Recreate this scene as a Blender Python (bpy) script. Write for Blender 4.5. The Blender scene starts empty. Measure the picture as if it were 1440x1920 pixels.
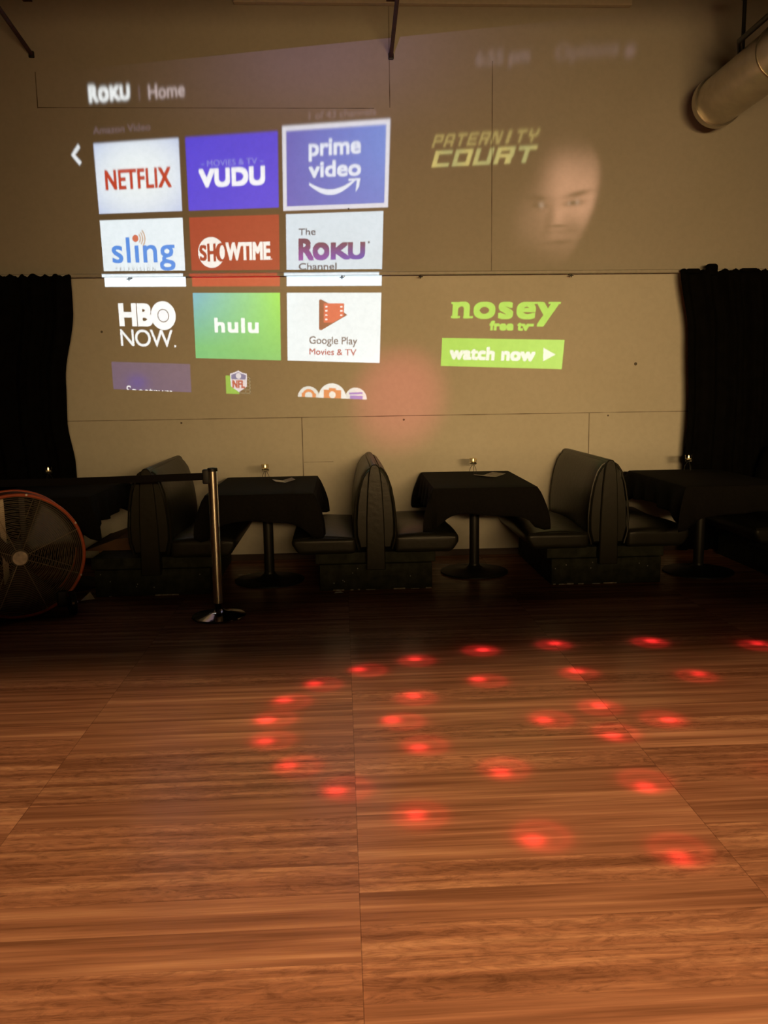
import bpy, bmesh, math, random
import numpy as np
from mathutils import Vector, Matrix

random.seed(7)
S = bpy.context.scene
COL = S.collection

# ------------------------------------------------------------------ camera
CAM_H = 1.5
WALL = 7.285                      # distance of the far wall


def setup_camera(pitch, yaw, roll, fpx):
    p, y, r = (math.radians(a) for a in (pitch, yaw, roll))
    F = Vector((math.sin(y) * math.cos(p), math.cos(y) * math.cos(p), -math.sin(p)))
    R = Vector((math.cos(y), -math.sin(y), 0))
    U = R.cross(F)
    R2 = R * math.cos(r) - U * math.sin(r)
    U2 = R * math.sin(r) + U * math.cos(r)
    cd = bpy.data.cameras.new('camera')
    co = bpy.data.objects.new('camera', cd)
    COL.objects.link(co)
    m = Matrix((R2, U2, -F)).transposed().to_4x4()
    m.translation = (0, 0, CAM_H)
    co.matrix_world = m
    cd.sensor_fit = 'VERTICAL'
    cd.sensor_height = 36.0
    cd.lens = 36.0 * fpx / 1920.0
    cd.clip_start = 0.05
    S.camera = co


setup_camera(8.5, 2.85, 0.85, 1540.0)

# ------------------------------------------------------------------ world, lights, exposure
S.view_settings.view_transform = 'Standard'
S.view_settings.look = 'None'
S.view_settings.gamma = 1.0
S.view_settings.use_curve_mapping = False
S.view_settings.exposure = 0.0
S.cycles.use_light_tree = False

W = bpy.data.worlds.new('world')
S.world = W
W.use_nodes = True
W.node_tree.nodes['Background'].inputs[0].default_value = (0.9, 0.65, 0.4, 1)
W.node_tree.nodes['Background'].inputs[1].default_value = 0.004


def aim(o, target):
    d = Vector(target) - o.location
    o.rotation_euler = d.to_track_quat('-Z', 'Y').to_euler()


def spot(name, loc, target, energy, color, angle, blend, radius):
    l = bpy.data.lights.new(name, 'SPOT')
    l.energy = energy
    l.color = color
    l.spot_size = math.radians(angle)
    l.spot_blend = blend
    l.shadow_soft_size = radius
    o = bpy.data.objects.new(name, l)
    COL.objects.link(o)
    o.location = loc
    aim(o, target)
    return o


def area(name, loc, target, energy, color, sx, sy):
    l = bpy.data.lights.new(name, 'AREA')
    l.shape = 'RECTANGLE'
    l.size, l.size_y = sx, sy
    l.energy = energy
    l.color = color
    o = bpy.data.objects.new(name, l)
    COL.objects.link(o)
    o.location = loc
    aim(o, target)
    return o


# warm bar light behind the camera; an added, unseen half wall in front of it keeps it off the near floor
bar = area('bar_light', (1.5, -2.9, 2.00), (1.35, WALL, 1.10), 71, (1.0, 0.635, 0.27), 3.2, 0.28)
bar.data.spread = math.radians(63)
# warm ceiling lamp over the camera; an added, unseen beam in front of it cuts its light off
area('ceiling_lamp', (0.6, 0.05, 3.81), (0.7, 2.2, 0.0), 300, (1.0, 0.66, 0.34), 1.9, 0.12)
# red glow thrown on the wall by the party light
spot('party_light_wall_beam', (1.25, 3.0, 3.5), (0.52, WALL, 1.42), 350, (1.0, 0.10, 0.20), 12, 1.0, 0.03)

PROJ_POS = (-1.35, 0.75, 0.35)
PROJ_ENERGY = 3900
PARTY_POS = (1.25, 3.42, 3.9)
PARTY_ENERGY = 3600

# ------------------------------------------------------------------ node helpers


def new_mat(name):
    m = bpy.data.materials.new(name)
    m.use_nodes = True
    return m, m.node_tree, m.node_tree.nodes['Principled BSDF']


def N(nt, typ, **kw):
    n = nt.nodes.new(typ)
    for k, v in kw.items():
        setattr(n, k, v)
    return n


def math_n(nt, op, a, b=None, c=None, clamp=False):
    n = nt.nodes.new('ShaderNodeMath')
    n.operation = op
    n.use_clamp = clamp
    for i, v in enumerate((a, b, c)):
        if v is None:
            continue
        if isinstance(v, (int, float)):
            n.inputs[i].default_value = v
        else:
            nt.links.new(v, n.inputs[i])
    return n.outputs[0]


def mix_col(nt, fac, a, b, blend='MIX'):
    n = nt.nodes.new('ShaderNodeMix')
    n.data_type = 'RGBA'
    n.blend_type = blend
    n.clamp_factor = True
    for i, v in ((0, fac), (6, a), (7, b)):
        if isinstance(v, (int, float)):
            n.inputs[i].default_value = v
        elif isinstance(v, tuple):
            n.inputs[i].default_value = (*v, 1) if len(v) == 3 else v
        else:
            nt.links.new(v, n.inputs[i])
    return n.outputs[2]


def ramp(nt, fac, stops):
    n = nt.nodes.new('ShaderNodeValToRGB')
    el = n.color_ramp.elements
    while len(el) < len(stops):
        el.new(0.5)
    for e, (p, c) in zip(el, stops):
        e.position = p
        e.color = (*c, 1)
    nt.links.new(fac, n.inputs[0])
    return n.outputs[0]


def simple_mat(name, col, rough=0.6, metal=0.0, spec=0.5, noise=0.0, nscale=30.0, bump=0.0, bscale=80.0):
    m, nt, b = new_mat(name)
    b.inputs['Roughness'].default_value = rough
    b.inputs['Metallic'].default_value = metal
    b.inputs['Specular IOR Level'].default_value = spec
    tc = N(nt, 'ShaderNodeTexCoord')
    nz = N(nt, 'ShaderNodeTexNoise')
    nz.inputs['Scale'].default_value = nscale
    nz.inputs['Detail'].default_value = 4
    nt.links.new(tc.outputs['Object'], nz.inputs['Vector'])
    lo = tuple(max(0, c * (1 - noise)) for c in col)
    hi = tuple(c * (1 + noise) for c in col)
    nt.links.new(ramp(nt, nz.outputs['Fac'], [(0.3, lo), (0.7, hi)]), b.inputs['Base Color'])
    if bump:
        n2 = N(nt, 'ShaderNodeTexNoise')
        n2.inputs['Scale'].default_value = bscale
        n2.inputs['Detail'].default_value = 5
        nt.links.new(tc.outputs['Object'], n2.inputs['Vector'])
        bp = N(nt, 'ShaderNodeBump')
        bp.inputs['Strength'].default_value = bump
        bp.inputs['Distance'].default_value = 0.01
        nt.links.new(n2.outputs['Fac'], bp.inputs['Height'])
        nt.links.new(bp.outputs['Normal'], b.inputs['Normal'])
    return m


# wall paint: cream, two shades of panel, joints and nail heads where the panels meet
def wall_material():
    m, nt, b = new_mat('cream_wall_paint')
    b.inputs['Roughness'].default_value = 0.85
    b.inputs['Specular IOR Level'].default_value = 0.12
    geo = N(nt, 'ShaderNodeNewGeometry')
    sep = N(nt, 'ShaderNodeSeparateXYZ')
    nt.links.new(geo.outputs['Position'], sep.inputs[0])
    X, Z = sep.outputs['X'], sep.outputs['Z']
    nz = N(nt, 'ShaderNodeTexNoise')
    nz.inputs['Scale'].default_value = 1.3
    nz.inputs['Detail'].default_value = 6
    nt.links.new(geo.outputs['Position'], nz.inputs['Vector'])
    nz2 = N(nt, 'ShaderNodeTexNoise')
    nz2.inputs['Scale'].default_value = 26
    nz2.inputs['Detail'].default_value = 5
    nt.links.new(geo.outputs['Position'], nz2.inputs['Vector'])
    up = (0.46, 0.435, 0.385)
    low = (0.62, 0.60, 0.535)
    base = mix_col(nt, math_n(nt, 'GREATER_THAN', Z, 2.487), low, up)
    base = mix_col(nt, 0.5, base, ramp(nt, nz.outputs['Fac'], [(0.35, (0.90, 0.89, 0.86)), (0.65, (1.0, 1.0, 1.0))]), 'MULTIPLY')
    base = mix_col(nt, 0.35, base, ramp(nt, nz2.outputs['Fac'], [(0.35, (0.88, 0.88, 0.88)), (0.6, (1, 1, 1))]), 'MULTIPLY')

    def rect(x0, x1, z0, z1):
        cx, hx, cz, hz = (x0 + x1) / 2, (x1 - x0) / 2, (z0 + z1) / 2, (z1 - z0) / 2
        ax = math_n(nt, 'COMPARE', X, cx, hx)
        az = math_n(nt, 'COMPARE', Z, cz, hz)
        return math_n(nt, 'MULTIPLY', ax, az)
    w = 0.0042
    rects = [(1.325 - w, 1.325 + w, 2.50, 4.20), (0.462 - w, 0.462 + w, 3.83, 4.66),
             (-0.348 - w, -0.348 + w, 0.55, 1.262), (2.212 - w, 2.212 + w, 0.55, 1.262), (-2.43 - w, -2.43 + w, 3.82, 4.1),
             (-4, 4.6, 1.2655 - w * .8, 1.2655 + w * .8), (-2.43, 0.33, 3.825 - w * .7, 3.825 + w * .7),
             (-0.34, -0.08, 0.8685, 0.8735)]
    tot = None
    for r in rects:
        k = rect(*r)
        tot = k if tot is None else math_n(nt, 'MAXIMUM', tot, k)
    nzs = N(nt, 'ShaderNodeTexNoise')
    nzs.inputs['Scale'].default_value = 4
    nt.links.new(geo.outputs['Position'], nzs.inputs['Vector'])
    strength = math_n(nt, 'MULTIPLY', tot, math_n(nt, 'MULTIPLY_ADD', nzs.outputs['Fac'], 1.3, 0.0, clamp=True))
    base = mix_col(nt, strength, base, (0.10, 0.075, 0.05))
    dots = None
    for (x, z, r) in ((-1.396, 1.235, .009), (0.55, 1.231, .009), (2.383, 1.238, .008), (2.62, 1.69, .014), (-2.03, 2.02, .010), (0.10, 3.02, .008)):
        dx = math_n(nt, 'SUBTRACT', X, x)
        dz = math_n(nt, 'SUBTRACT', Z, z)
        d2 = math_n(nt, 'ADD', math_n(nt, 'MULTIPLY', dx, dx), math_n(nt, 'MULTIPLY', dz, dz))
        k = math_n(nt, 'LESS_THAN', d2, r * r)
        dots = k if dots is None else math_n(nt, 'MAXIMUM', dots, k)
    base = mix_col(nt, math_n(nt, 'MULTIPLY', dots, 0.85), base, (0.06, 0.045, 0.03))
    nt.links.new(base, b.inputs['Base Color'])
    bp = N(nt, 'ShaderNodeBump')
    bp.inputs['Strength'].default_value = 0.05
    bp.inputs['Distance'].default_value = 0.01
    nt.links.new(nz2.outputs['Fac'], bp.inputs['Height'])
    nt.links.new(bp.outputs['Normal'], b.inputs['Normal'])
    return m


def floor_material():
    m, nt, b = new_mat('wood_floor_boards')
    geo = N(nt, 'ShaderNodeNewGeometry')
    sep = N(nt, 'ShaderNodeSeparateXYZ')
    nt.links.new(geo.outputs['Position'], sep.inputs[0])
    X, Y = sep.outputs['X'], sep.outputs['Y']
    BL, BW = 1.2, 0.152
    bx = math_n(nt, 'FLOOR', math_n(nt, 'DIVIDE', math_n(nt, 'SUBTRACT', X, 0.021), BL))
    by = math_n(nt, 'FLOOR', math_n(nt, 'DIVIDE', Y, BW))
    cid = N(nt, 'ShaderNodeCombineXYZ')
    nt.links.new(bx, cid.inputs[0])
    nt.links.new(by, cid.inputs[1])
    wn = N(nt, 'ShaderNodeTexWhiteNoise')
    wn.noise_dimensions = '3D'
    nt.links.new(cid.outputs[0], wn.inputs['Vector'])
    wsep = N(nt, 'ShaderNodeSeparateColor')
    nt.links.new(wn.outputs['Color'], wsep.inputs[0])
    # grain runs along X; every board takes its own piece of it
    gx = math_n(nt, 'ADD', X, math_n(nt, 'MULTIPLY', wsep.outputs[0], 37.0))
    gy = math_n(nt, 'ADD', Y, math_n(nt, 'MULTIPLY', wsep.outputs[1], 0.35))
    gz = math_n(nt, 'MULTIPLY', bx, 3.1)

    def grain(sx, sy, detail, dist, rough=0.55):
        v = N(nt, 'ShaderNodeCombineXYZ')
        nt.links.new(math_n(nt, 'MULTIPLY', gx, sx), v.inputs[0])
        nt.links.new(math_n(nt, 'MULTIPLY', gy, sy), v.inputs[1])
        nt.links.new(gz, v.inputs[2])
        n = N(nt, 'ShaderNodeTexNoise')
        n.inputs['Scale'].default_value = 1.0
        n.inputs['Detail'].default_value = detail
        n.inputs['Roughness'].default_value = rough
        n.inputs['Distortion'].default_value = dist
        nt.links.new(v.outputs[0], n.inputs['Vector'])
        return n.outputs['Fac']
    g1 = grain(0.75, 19.0, 3, 0.35)
    g2 = grain(2.2, 85.0, 5, 0.9, 0.65)
    g3 = grain(9.0, 34.0, 6, 1.6, 0.7)
    c1 = ramp(nt, g1, [(0.30, (0.150, 0.064, 0.033)), (0.44, (0.215, 0.092, 0.049)), (0.55, (0.275, 0.125, 0.068)), (0.70, (0.375, 0.185, 0.100))])
    c = mix_col(nt, 0.55, c1, ramp(nt, g2, [(0.33, (0.62, 0.58, 0.55)), (0.55, (1, 1, 1)), (0.72, (1.25, 1.25, 1.25))]), 'MULTIPLY')
    figure = math_n(nt, 'GREATER_THAN', wsep.outputs[2], 0.62)
    c = mix_col(nt, math_n(nt, 'MULTIPLY', figure, 0.55), c, mix_col(nt, 1.0, c, ramp(nt, g3, [(0.36, (0.45, 0.42, 0.4)), (0.52, (1.05, 1.05, 1.05)), (0.62, (1.3, 1.3, 1.25))]), 'MULTIPLY'))
    tone = ramp(nt, wsep.outputs[0], [(0.0, (0.86, 0.85, 0.84)), (1.0, (1.12, 1.13, 1.14))])
    c = mix_col(nt, 1.0, c, tone, 'MULTIPLY')
    # joints
    fx = math_n(nt, 'FRACT', math_n(nt, 'DIVIDE', math_n(nt, 'SUBTRACT', X, 0.021), BL))
    fy = math_n(nt, 'FRACT', math_n(nt, 'DIVIDE', Y, BW))
    jx = math_n(nt, 'LESS_THAN', fx, 0.0024)
    jy = math_n(nt, 'LESS_THAN', fy, 0.010)
    c = mix_col(nt, math_n(nt, 'MULTIPLY', jx, 0.5), c, (0.05, 0.02, 0.01))
    c = mix_col(nt, math_n(nt, 'MULTIPLY', jy, 0.35), c, (0.06, 0.025, 0.012))
    nt.links.new(c, b.inputs['Base Color'])
    b.inputs['Roughness'].default_value = 0.24
    b.inputs['Specular IOR Level'].default_value = 0.06
    return m


M_WALL = wall_material()
M_FLOOR = floor_material()
M_DARKROOM = simple_mat('dark_room_paint', (0.035, 0.028, 0.022), 0.9, noise=0.2, nscale=3)
M_CEIL = simple_mat('dark_ceiling_paint', (0.05, 0.04, 0.03), 0.9, noise=0.2, nscale=3)
M_CURTAIN = simple_mat('black_velvet', (0.0035, 0.0032, 0.003), 0.95, spec=0.05, noise=0.3, nscale=12)
M_VINYL = simple_mat('black_vinyl', (0.0145, 0.0145, 0.0095), 0.40, spec=0.27, noise=0.15, nscale=14, bump=0.18, bscale=26)
M_PLINTH = simple_mat('dark_green_painted_board', (0.024, 0.027, 0.017), 0.7, spec=0.2, noise=0.5, nscale=16, bump=0.1)
M_CLOTH = simple_mat('black_table_cloth', (0.008, 0.0073, 0.0065), 0.9, spec=0.1, noise=0.2, nscale=60, bump=0.1, bscale=300)
M_BLACKMETAL = simple_mat('black_metal', (0.012, 0.012, 0.011), 0.45, spec=0.4, noise=0.2)
M_BLACKPLASTIC = simple_mat('black_plastic', (0.008, 0.008, 0.009), 0.5, spec=0.3, noise=0.2)
M_BELT = simple_mat('black_webbing', (0.007, 0.006, 0.006), 0.9, spec=0.1, noise=0.3, nscale=200)
M_CHROME = simple_mat('polished_steel', (0.95, 0.90, 0.78), 0.50, metal=1.0, noise=0.03)
_b = M_CHROME.node_tree.nodes['Principled BSDF']     # fine horizontal brushing
_b.inputs['Anisotropic'].default_value = 0.93
_b.inputs['Anisotropic Rotation'].default_value = 0.25
M_BASECHROME = simple_mat('polished_dark_steel', (0.55, 0.53, 0.52), 0.09, metal=1.0, noise=0.04)
M_GALV = simple_mat('galvanized_metal', (0.50, 0.46, 0.38), 0.33, metal=0.92, noise=0.12, nscale=9)
M_ORANGE = simple_mat('orange_enamel', (0.46, 0.085, 0.028), 0.45, noise=0.12, nscale=20)
M_DRUM = simple_mat('brown_red_enamel', (0.11, 0.028, 0.012), 0.55, noise=0.2, nscale=10)
M_WIRE = simple_mat('steel_wire', (0.45, 0.39, 0.28), 0.4, metal=0.7, noise=0.1)
M_HUB = simple_mat('worn_aluminium', (0.46, 0.43, 0.38), 0.4, metal=0.6, noise=0.35, nscale=25)
M_BLADE = simple_mat('dark_steel_blade', (0.05, 0.045, 0.04), 0.5, metal=0.3, noise=0.2)
M_RUST = simple_mat('dark_red_oxide_steel', (0.055, 0.020, 0.014), 0.75, noise=0.3, nscale=30)
M_BROWNWOOD = simple_mat('bare_brown_plywood', (0.10, 0.045, 0.020), 0.7, noise=0.3, nscale=8)
M_LIGHTWOOD = simple_mat('pale_plywood_edge', (0.20, 0.115, 0.06), 0.7, noise=0.3, nscale=12)
M_PAPER = simple_mat('white_paper', (0.62, 0.56, 0.48), 0.8, noise=0.1, nscale=30)
M_PAPERPRINT = simple_mat('grey_printed_paper', (0.30, 0.26, 0.22), 0.8, noise=0.3, nscale=60)
M_WAX = simple_mat('white_wax', (0.75, 0.70, 0.60), 0.6, noise=0.05)
M_ROD = simple_mat('painted_rod', (0.44, 0.42, 0.37), 0.5, noise=0.08)
M_FIXTURE = simple_mat('beige_enamel', (0.60, 0.54, 0.44), 0.5, noise=0.05)
M_BASEBOARD = simple_mat('dark_brown_baseboard', (0.035, 0.017, 0.010), 0.6, noise=0.2)
M_CHIP = simple_mat('scuffed_white_edge', (0.40, 0.35, 0.27), 0.85, noise=0.5, nscale=40)


def glass_mat():
    m, nt, b = new_mat('candle_glass')
    b.inputs['Base Color'].default_value = (0.95, 0.88, 0.72, 1)
    b.inputs['Roughness'].default_value = 0.05
    b.inputs['Transmission Weight'].default_value = 1.0
    b.inputs['IOR'].default_value = 1.25
    return m


def flame_mat():
    m, nt, b = new_mat('candle_flame')
    b.inputs['Base Color'].default_value = (1, 0.8, 0.4, 1)
    b.inputs['Emission Color'].default_value = (1.0, 0.66, 0.25, 1)
    b.inputs['Emission Strength'].default_value = 5.0
    return m


M_GLASS = glass_mat()
M_FLAME = flame_mat()

# ------------------------------------------------------------------ mesh helpers


class MB:
    """collects shapes into one mesh"""

    def __init__(self):
        self.v, self.f = [], []

    def add(self, vs, fs):
        o = len(self.v)
        self.v += [tuple(p) for p in vs]
        self.f += [tuple(i + o for i in f) for f in fs]
        return self

    def box(self, x0, x1, y0, y1, z0, z1):
        return self.add([(x, y, z) for z in (z0, z1) for y in (y0, y1) for x in (x0, x1)],
                        [(0, 2, 3, 1), (4, 5, 7, 6), (0, 1, 5, 4), (2, 6, 7, 3), (0, 4, 6, 2), (1, 3, 7, 5)])

    def rbox(self, c, h, r, n=6, crown=0.0, fn=None):
        """rounded box: centre, half sizes, edge radius; crown lifts the top"""
        r = min(r, min(h) * 0.999)

        def cs(a):
            e = [-a + r * k / 3 for k in range(4)]
            mid = [(-a + r) + (2 * (a - r)) * k / n for k in range(1, n)]
            return e + mid + [-x for x in reversed(e)]
        ax = [cs(a) for a in h]
        idx, vs, fs = {}, [], []

        def vert(p):
            k = tuple(round(q, 6) for q in p)
            if k not in idx:
                q = Vector(p)
                inn = Vector([max(-(h[i] - r), min(h[i] - r, p[i])) for i in range(3)])
                d = q - inn
                if d.length > 1e-9:
                    q = inn + d.normalized() * r
                if crown and q.z > 0:
                    u, w = q.x / h[0], q.y / h[1]
                    q.z += crown * max(0, 1 - u * u) * max(0, 1 - w ** 4)
                q = q + Vector(c)
                if fn:
                    q = Vector(fn(q))
                idx[k] = len(vs)
                vs.append(q)
            return idx[k]
        for a in range(3):
            b_, c_ = (a + 1) % 3, (a + 2) % 3
            for sgn in (-1, 1):
                for i in range(len(ax[b_]) - 1):
                    for j in range(len(ax[c_]) - 1):
                        q = []
                        for (ii, jj) in ((i, j), (i + 1, j), (i + 1, j + 1), (i, j + 1)):
                            p = [0, 0, 0]
                            p[a], p[b_], p[c_] = sgn * h[a], ax[b_][ii], ax[c_][jj]
                            q.append(vert(p))
                        if sgn < 0:
                            q.reverse()
                        if len(set(q)) == 4:
                            fs.append(q)
        return self.add(vs, fs)

    def cyl(self, p0, p1, r0, r1=None, n=20, caps=True):
        r1 = r0 if r1 is None else r1
        p0, p1 = Vector(p0), Vector(p1)
        d = (p1 - p0).normalized()
        a = d.orthogonal().normalized()
        b = d.cross(a)
        vs = []
        for p, r in ((p0, r0), (p1, r1)):
            for k in range(n):
                t = 2 * math.pi * k / n
                vs.append(p + a * (r * math.cos(t)) + b * (r * math.sin(t)))
        fs = [(k, (k + 1) % n, n + (k + 1) % n, n + k) for k in range(n)]
        if caps:
            fs += [tuple(reversed(range(n))), tuple(range(n, 2 * n))]
        return self.add(vs, fs)

    def lathe(self, prof, n=32, c=(0, 0, 0)):
        """profile of (radius, z) pairs turned about Z"""
        vs, fs = [], []
        for (r, z) in prof:
            for k in range(n):
                t = 2 * math.pi * k / n
                vs.append((c[0] + r * math.cos(t), c[1] + r * math.sin(t), c[2] + z))
        for i in range(len(prof) - 1):
            for k in range(n):
                fs.append((i * n + k, i * n + (k + 1) % n, (i + 1) * n + (k + 1) % n, (i + 1) * n + k))
        if prof[0][0] > 0:
            fs.append(tuple(reversed(range(n))))
        if prof[-1][0] > 0:
            fs.append(tuple(range((len(prof) - 1) * n, len(prof) * n)))
        return self.add(vs, fs)

    def tube(self, pts, r, n=8, closed=False):
        pts = [Vector(p) for p in pts]
        m = len(pts)
        vs, fs = [], []
        prev = None
        for i, p in enumerate(pts):
            if closed:
                d = pts[(i + 1) % m] - pts[i - 1]
            else:
                d = pts[min(i + 1, m - 1)] - pts[max(i - 1, 0)]
            d.normalize()
            a = d.orthogonal().normalized() if prev is None else (prev - d * prev.dot(d)).normalized()
            prev = a
            b = d.cross(a)
            for k in range(n):
                t = 2 * math.pi * k / n
                vs.append(p + a * (r * math.cos(t)) + b * (r * math.sin(t)))
        for i in range(m if closed else m - 1):
            for k in range(n):
                j = (i + 1) % m
                fs.append((i * n + k, i * n + (k + 1) % n, j * n + (k + 1) % n, j * n + k))
        if not closed:
            fs += [tuple(reversed(range(n))), tuple(range((m - 1) * n, m * n))]
        return self.add(vs, fs)

    def ring(self, c, R, r, axis='Y', n=72, k=8):
        pts = []
        for i in range(n):
            t = 2 * math.pi * i / n
            if axis == 'Y':
                pts.append((c[0] + R * math.cos(t), c[1], c[2] + R * math.sin(t)))
            else:
                pts.append((c[0] + R * math.cos(t), c[1] + R * math.sin(t), c[2]))
        return self.tube(pts, r, k, True)

    def prism_y(self, poly, y0, y1):
        """polygon in XZ pulled along Y"""
        n = len(poly)
        vs = [(x, y0, z) for x, z in poly] + [(x, y1, z) for x, z in poly]
        fs = [(k, (k + 1) % n, n + (k + 1) % n, n + k) for k in range(n)]
        fs += [tuple(reversed(range(n))), tuple(range(n, 2 * n))]
        return self.add(vs, fs)

    def loft_y(self, rings, ys):
        n = len(rings[0])
        vs, fs = [], []
        for rg, y in zip(rings, ys):
            vs += [(x, y, z) for x, z in rg]
        for i in range(len(ys) - 1):
            for k in range(n):
                fs.append((i * n + k, i * n + (k + 1) % n, (i + 1) * n + (k + 1) % n, (i + 1) * n + k))
        fs += [tuple(reversed(range(n))), tuple(range((len(ys) - 1) * n, len(ys) * n))]
        return self.add(vs, fs)

    def build(self, name, mat, parent=None, smooth=True, bevel=0.0, label=None):
        me = bpy.data.meshes.new(name)
        me.from_pydata(self.v, [], self.f)
        bm = bmesh.new()
        bm.from_mesh(me)
        bmesh.ops.recalc_face_normals(bm, faces=bm.faces)
        bm.to_mesh(me)
        bm.free()
        me.materials.append(mat)
        if smooth:
            me.polygons.foreach_set('use_smooth', [True] * len(me.polygons))
            try:
                me.set_sharp_from_angle(angle=math.radians(38))
            except Exception:
                pass
        o = bpy.data.objects.new(name, me)
        COL.objects.link(o)
        if parent:
            o.parent = parent
        if bevel:
            md = o.modifiers.new('bevel', 'BEVEL')
            md.width = bevel
            md.segments = 2
            md.limit_method = 'ANGLE'
        if label:
            o['label'] = label
        return o


def thing(name, label, cat, loc=(0, 0, 0), rz=0.0, group=None):
    o = bpy.data.objects.new(name, None)
    COL.objects.link(o)
    o.location = loc
    o.rotation_euler = (0, 0, rz)
    o.empty_display_size = 0.1
    tag(o, label, cat, group)
    return o


def tag(o, label, cat, group=None, kind=None):
    o['label'] = label
    o['category'] = cat
    if group:
        o['group'] = group
    if kind:
        o['kind'] = kind
    return o


def structure(o):
    o['kind'] = 'structure'
    return o


def copy_tree(o, parent=None):
    c = o.copy()
    COL.objects.link(c)
    if parent:
        c.parent = parent
    for ch in list(o.children):
        copy_tree(ch, c)
    return c


# ------------------------------------------------------------------ room
XL, XR, YB, ZC = -5.6, 6.6, -4.2, 5.1
structure(MB().box(XL, XR, YB, WALL + 0.15, -0.1, 0).build('floor', M_FLOOR, smooth=False))
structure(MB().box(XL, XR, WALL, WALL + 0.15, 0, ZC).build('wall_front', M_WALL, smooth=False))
structure(MB().box(XL - 0.15, XL, YB, WALL + 0.15, 0, ZC).build('wall_left', M_DARKROOM, smooth=False))
structure(MB().box(XR, XR + 0.15, YB, WALL + 0.15, 0, ZC).build('wall_right', M_DARKROOM, smooth=False))
structure(MB().box(XL, XR, YB - 0.15, YB, 0, ZC).build('wall_back', M_DARKROOM, smooth=False))
structure(MB().box(XL, XR, YB, WALL + 0.15, ZC, ZC + 0.1).build('ceiling', M_CEIL, smooth=False))
structure(MB().box(XL, XR, 0.9, 1.1, 3.04, ZC).build('ceiling_light_block', M_DARKROOM, smooth=False))  # added out of view to cut the ceiling lamp's light off the far floor
structure(MB().box(XL, XR, -1.35, -1.2, 0, 1.715).build('wall_light_block', M_DARKROOM, smooth=False))  # added behind the camera to block the bar light from the floor
structure(MB().box(XL, XR, WALL - 0.014, WALL, 0, 0.055).build('baseboard_front', M_BASEBOARD, smooth=False))

# ------------------------------------------------------------------ the projected menu
# one picture of 6 x 4.4 "tile units": u counts tile columns, v counts tile rows (down)
HM = np.array([[0.8094, -0.0188, -2.0], [-0.1078, -0.5642, 3.5441], [-0.0437, 0.0154, 1.0]])   # picture -> wall (X, Z)
HI = np.linalg.inv(HM)
U0, U1, V0, V1 = -0.65, 5.45, -0.925, 3.425
RW = 2100
RH = int(RW * (V1 - V0) * 0.70 / (U1 - U0))


def lin(c):
    c = np.array(c, float) / 255.0
    return np.where(c <= 0.04045, c / 12.92, ((c + 0.055) / 1.055) ** 2.4)


AMB = np.array([0.125, 0.073, 0.027])


def pc(r, g, b):
    """light needed on the wall to show this colour over the room light"""
    return np.clip((lin((r, g, b)) - AMB) / np.array([0.95, 0.93, 0.86]), 0, None)


class Shape:
    def __init__(self, tris, colour):
        self.tris, self.colour = tris, colour


RASTER = np.zeros((RH, RW, 3), np.float32)
uu = U0 + (np.arange(RW) + 0.5) / RW * (U1 - U0)
vv = V0 + (np.arange(RH) + 0.5) / RH * (V1 - V0)


def fill(tris, colour, add=False):
    """rasterise triangles given in picture units"""
    done = np.zeros((RH, RW), bool)
    b = getattr(tris, 'bold', 0.0)
    if b:
        c8 = b
        shifts = [(0, 0), (b, 0), (-b, 0), (0, b), (0, -b), (c8, c8), (-c8, c8), (c8, -c8), (-c8, -c8)]
        tris = [tuple((p[0] + sx, p[1] + sy / ASP) for p in t) for sx, sy in shifts for t in tris]
    for t in tris:
        (ax, ay), (bx, by), (cx, cy) = t
        i0 = max(0, int((min(ax, bx, cx) - U0) / (U1 - U0) * RW) - 1)
        i1 = min(RW, int((max(ax, bx, cx) - U0) / (U1 - U0) * RW) + 2)
        j0 = max(0, int((min(ay, by, cy) - V0) / (V1 - V0) * RH) - 1)
        j1 = min(RH, int((max(ay, by, cy) - V0) / (V1 - V0) * RH) + 2)
        if i1 <= i0 or j1 <= j0:
            continue
        Uu, Vv = uu[None, i0:i1], vv[j0:j1, None]
        den = (by - cy) * (ax - cx) + (cx - bx) * (ay - cy)
        if abs(den) < 1e-12:
            continue
        l1 = ((by - cy) * (Uu - cx) + (cx - bx) * (Vv - cy)) / den
        l2 = ((cy - ay) * (Uu - cx) + (ax - cx) * (Vv - cy)) / den
        e = -1e-6
        done[j0:j1, i0:i1] |= (l1 >= e) & (l2 >= e) & (1 - l1 - l2 >= e)
    j, i = np.nonzero(done)
    if len(j) == 0:
        return
    c = colour(uu[i], vv[j]) if callable(colour) else np.broadcast_to(np.asarray(colour), (len(j), 3))
    if add:
        RASTER[j, i] += c
    else:
        RASTER[j, i] = c


def poly(pts):
    return [(pts[0], pts[k], pts[k + 1]) for k in range(1, len(pts) - 1)]


def quad(u0, v0, u1, v1):
    return poly([(u0, v0), (u1, v0), (u1, v1), (u0, v1)])


ASP = 0.70   # picture units are wider than high by 1 / 0.70


def disc(cu, cv, ru, n=40, a0=0, a1=2 * math.pi, inner=0.0):
    t = []
    for k in range(n):
        p, q = a0 + (a1 - a0) * k / n, a0 + (a1 - a0) * (k + 1) / n
        P = [(cu + r * math.cos(x), cv + r / ASP * math.sin(x)) for r, x in ((ru, p), (ru, q), (inner, q), (inner, p))]
        t += [(P[0], P[1], P[2])] + ([(P[0], P[2], P[3])] if inner else [])
    return t


class Tris(list):
    """triangles of lettering plus how much to thicken the strokes when drawn"""
    bold = 0.0

    def __add__(self, other):
        r = Tris(list(self) + list(other))
        r.bold = max(self.bold, getattr(other, 'bold', 0.0))
        return r


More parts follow.
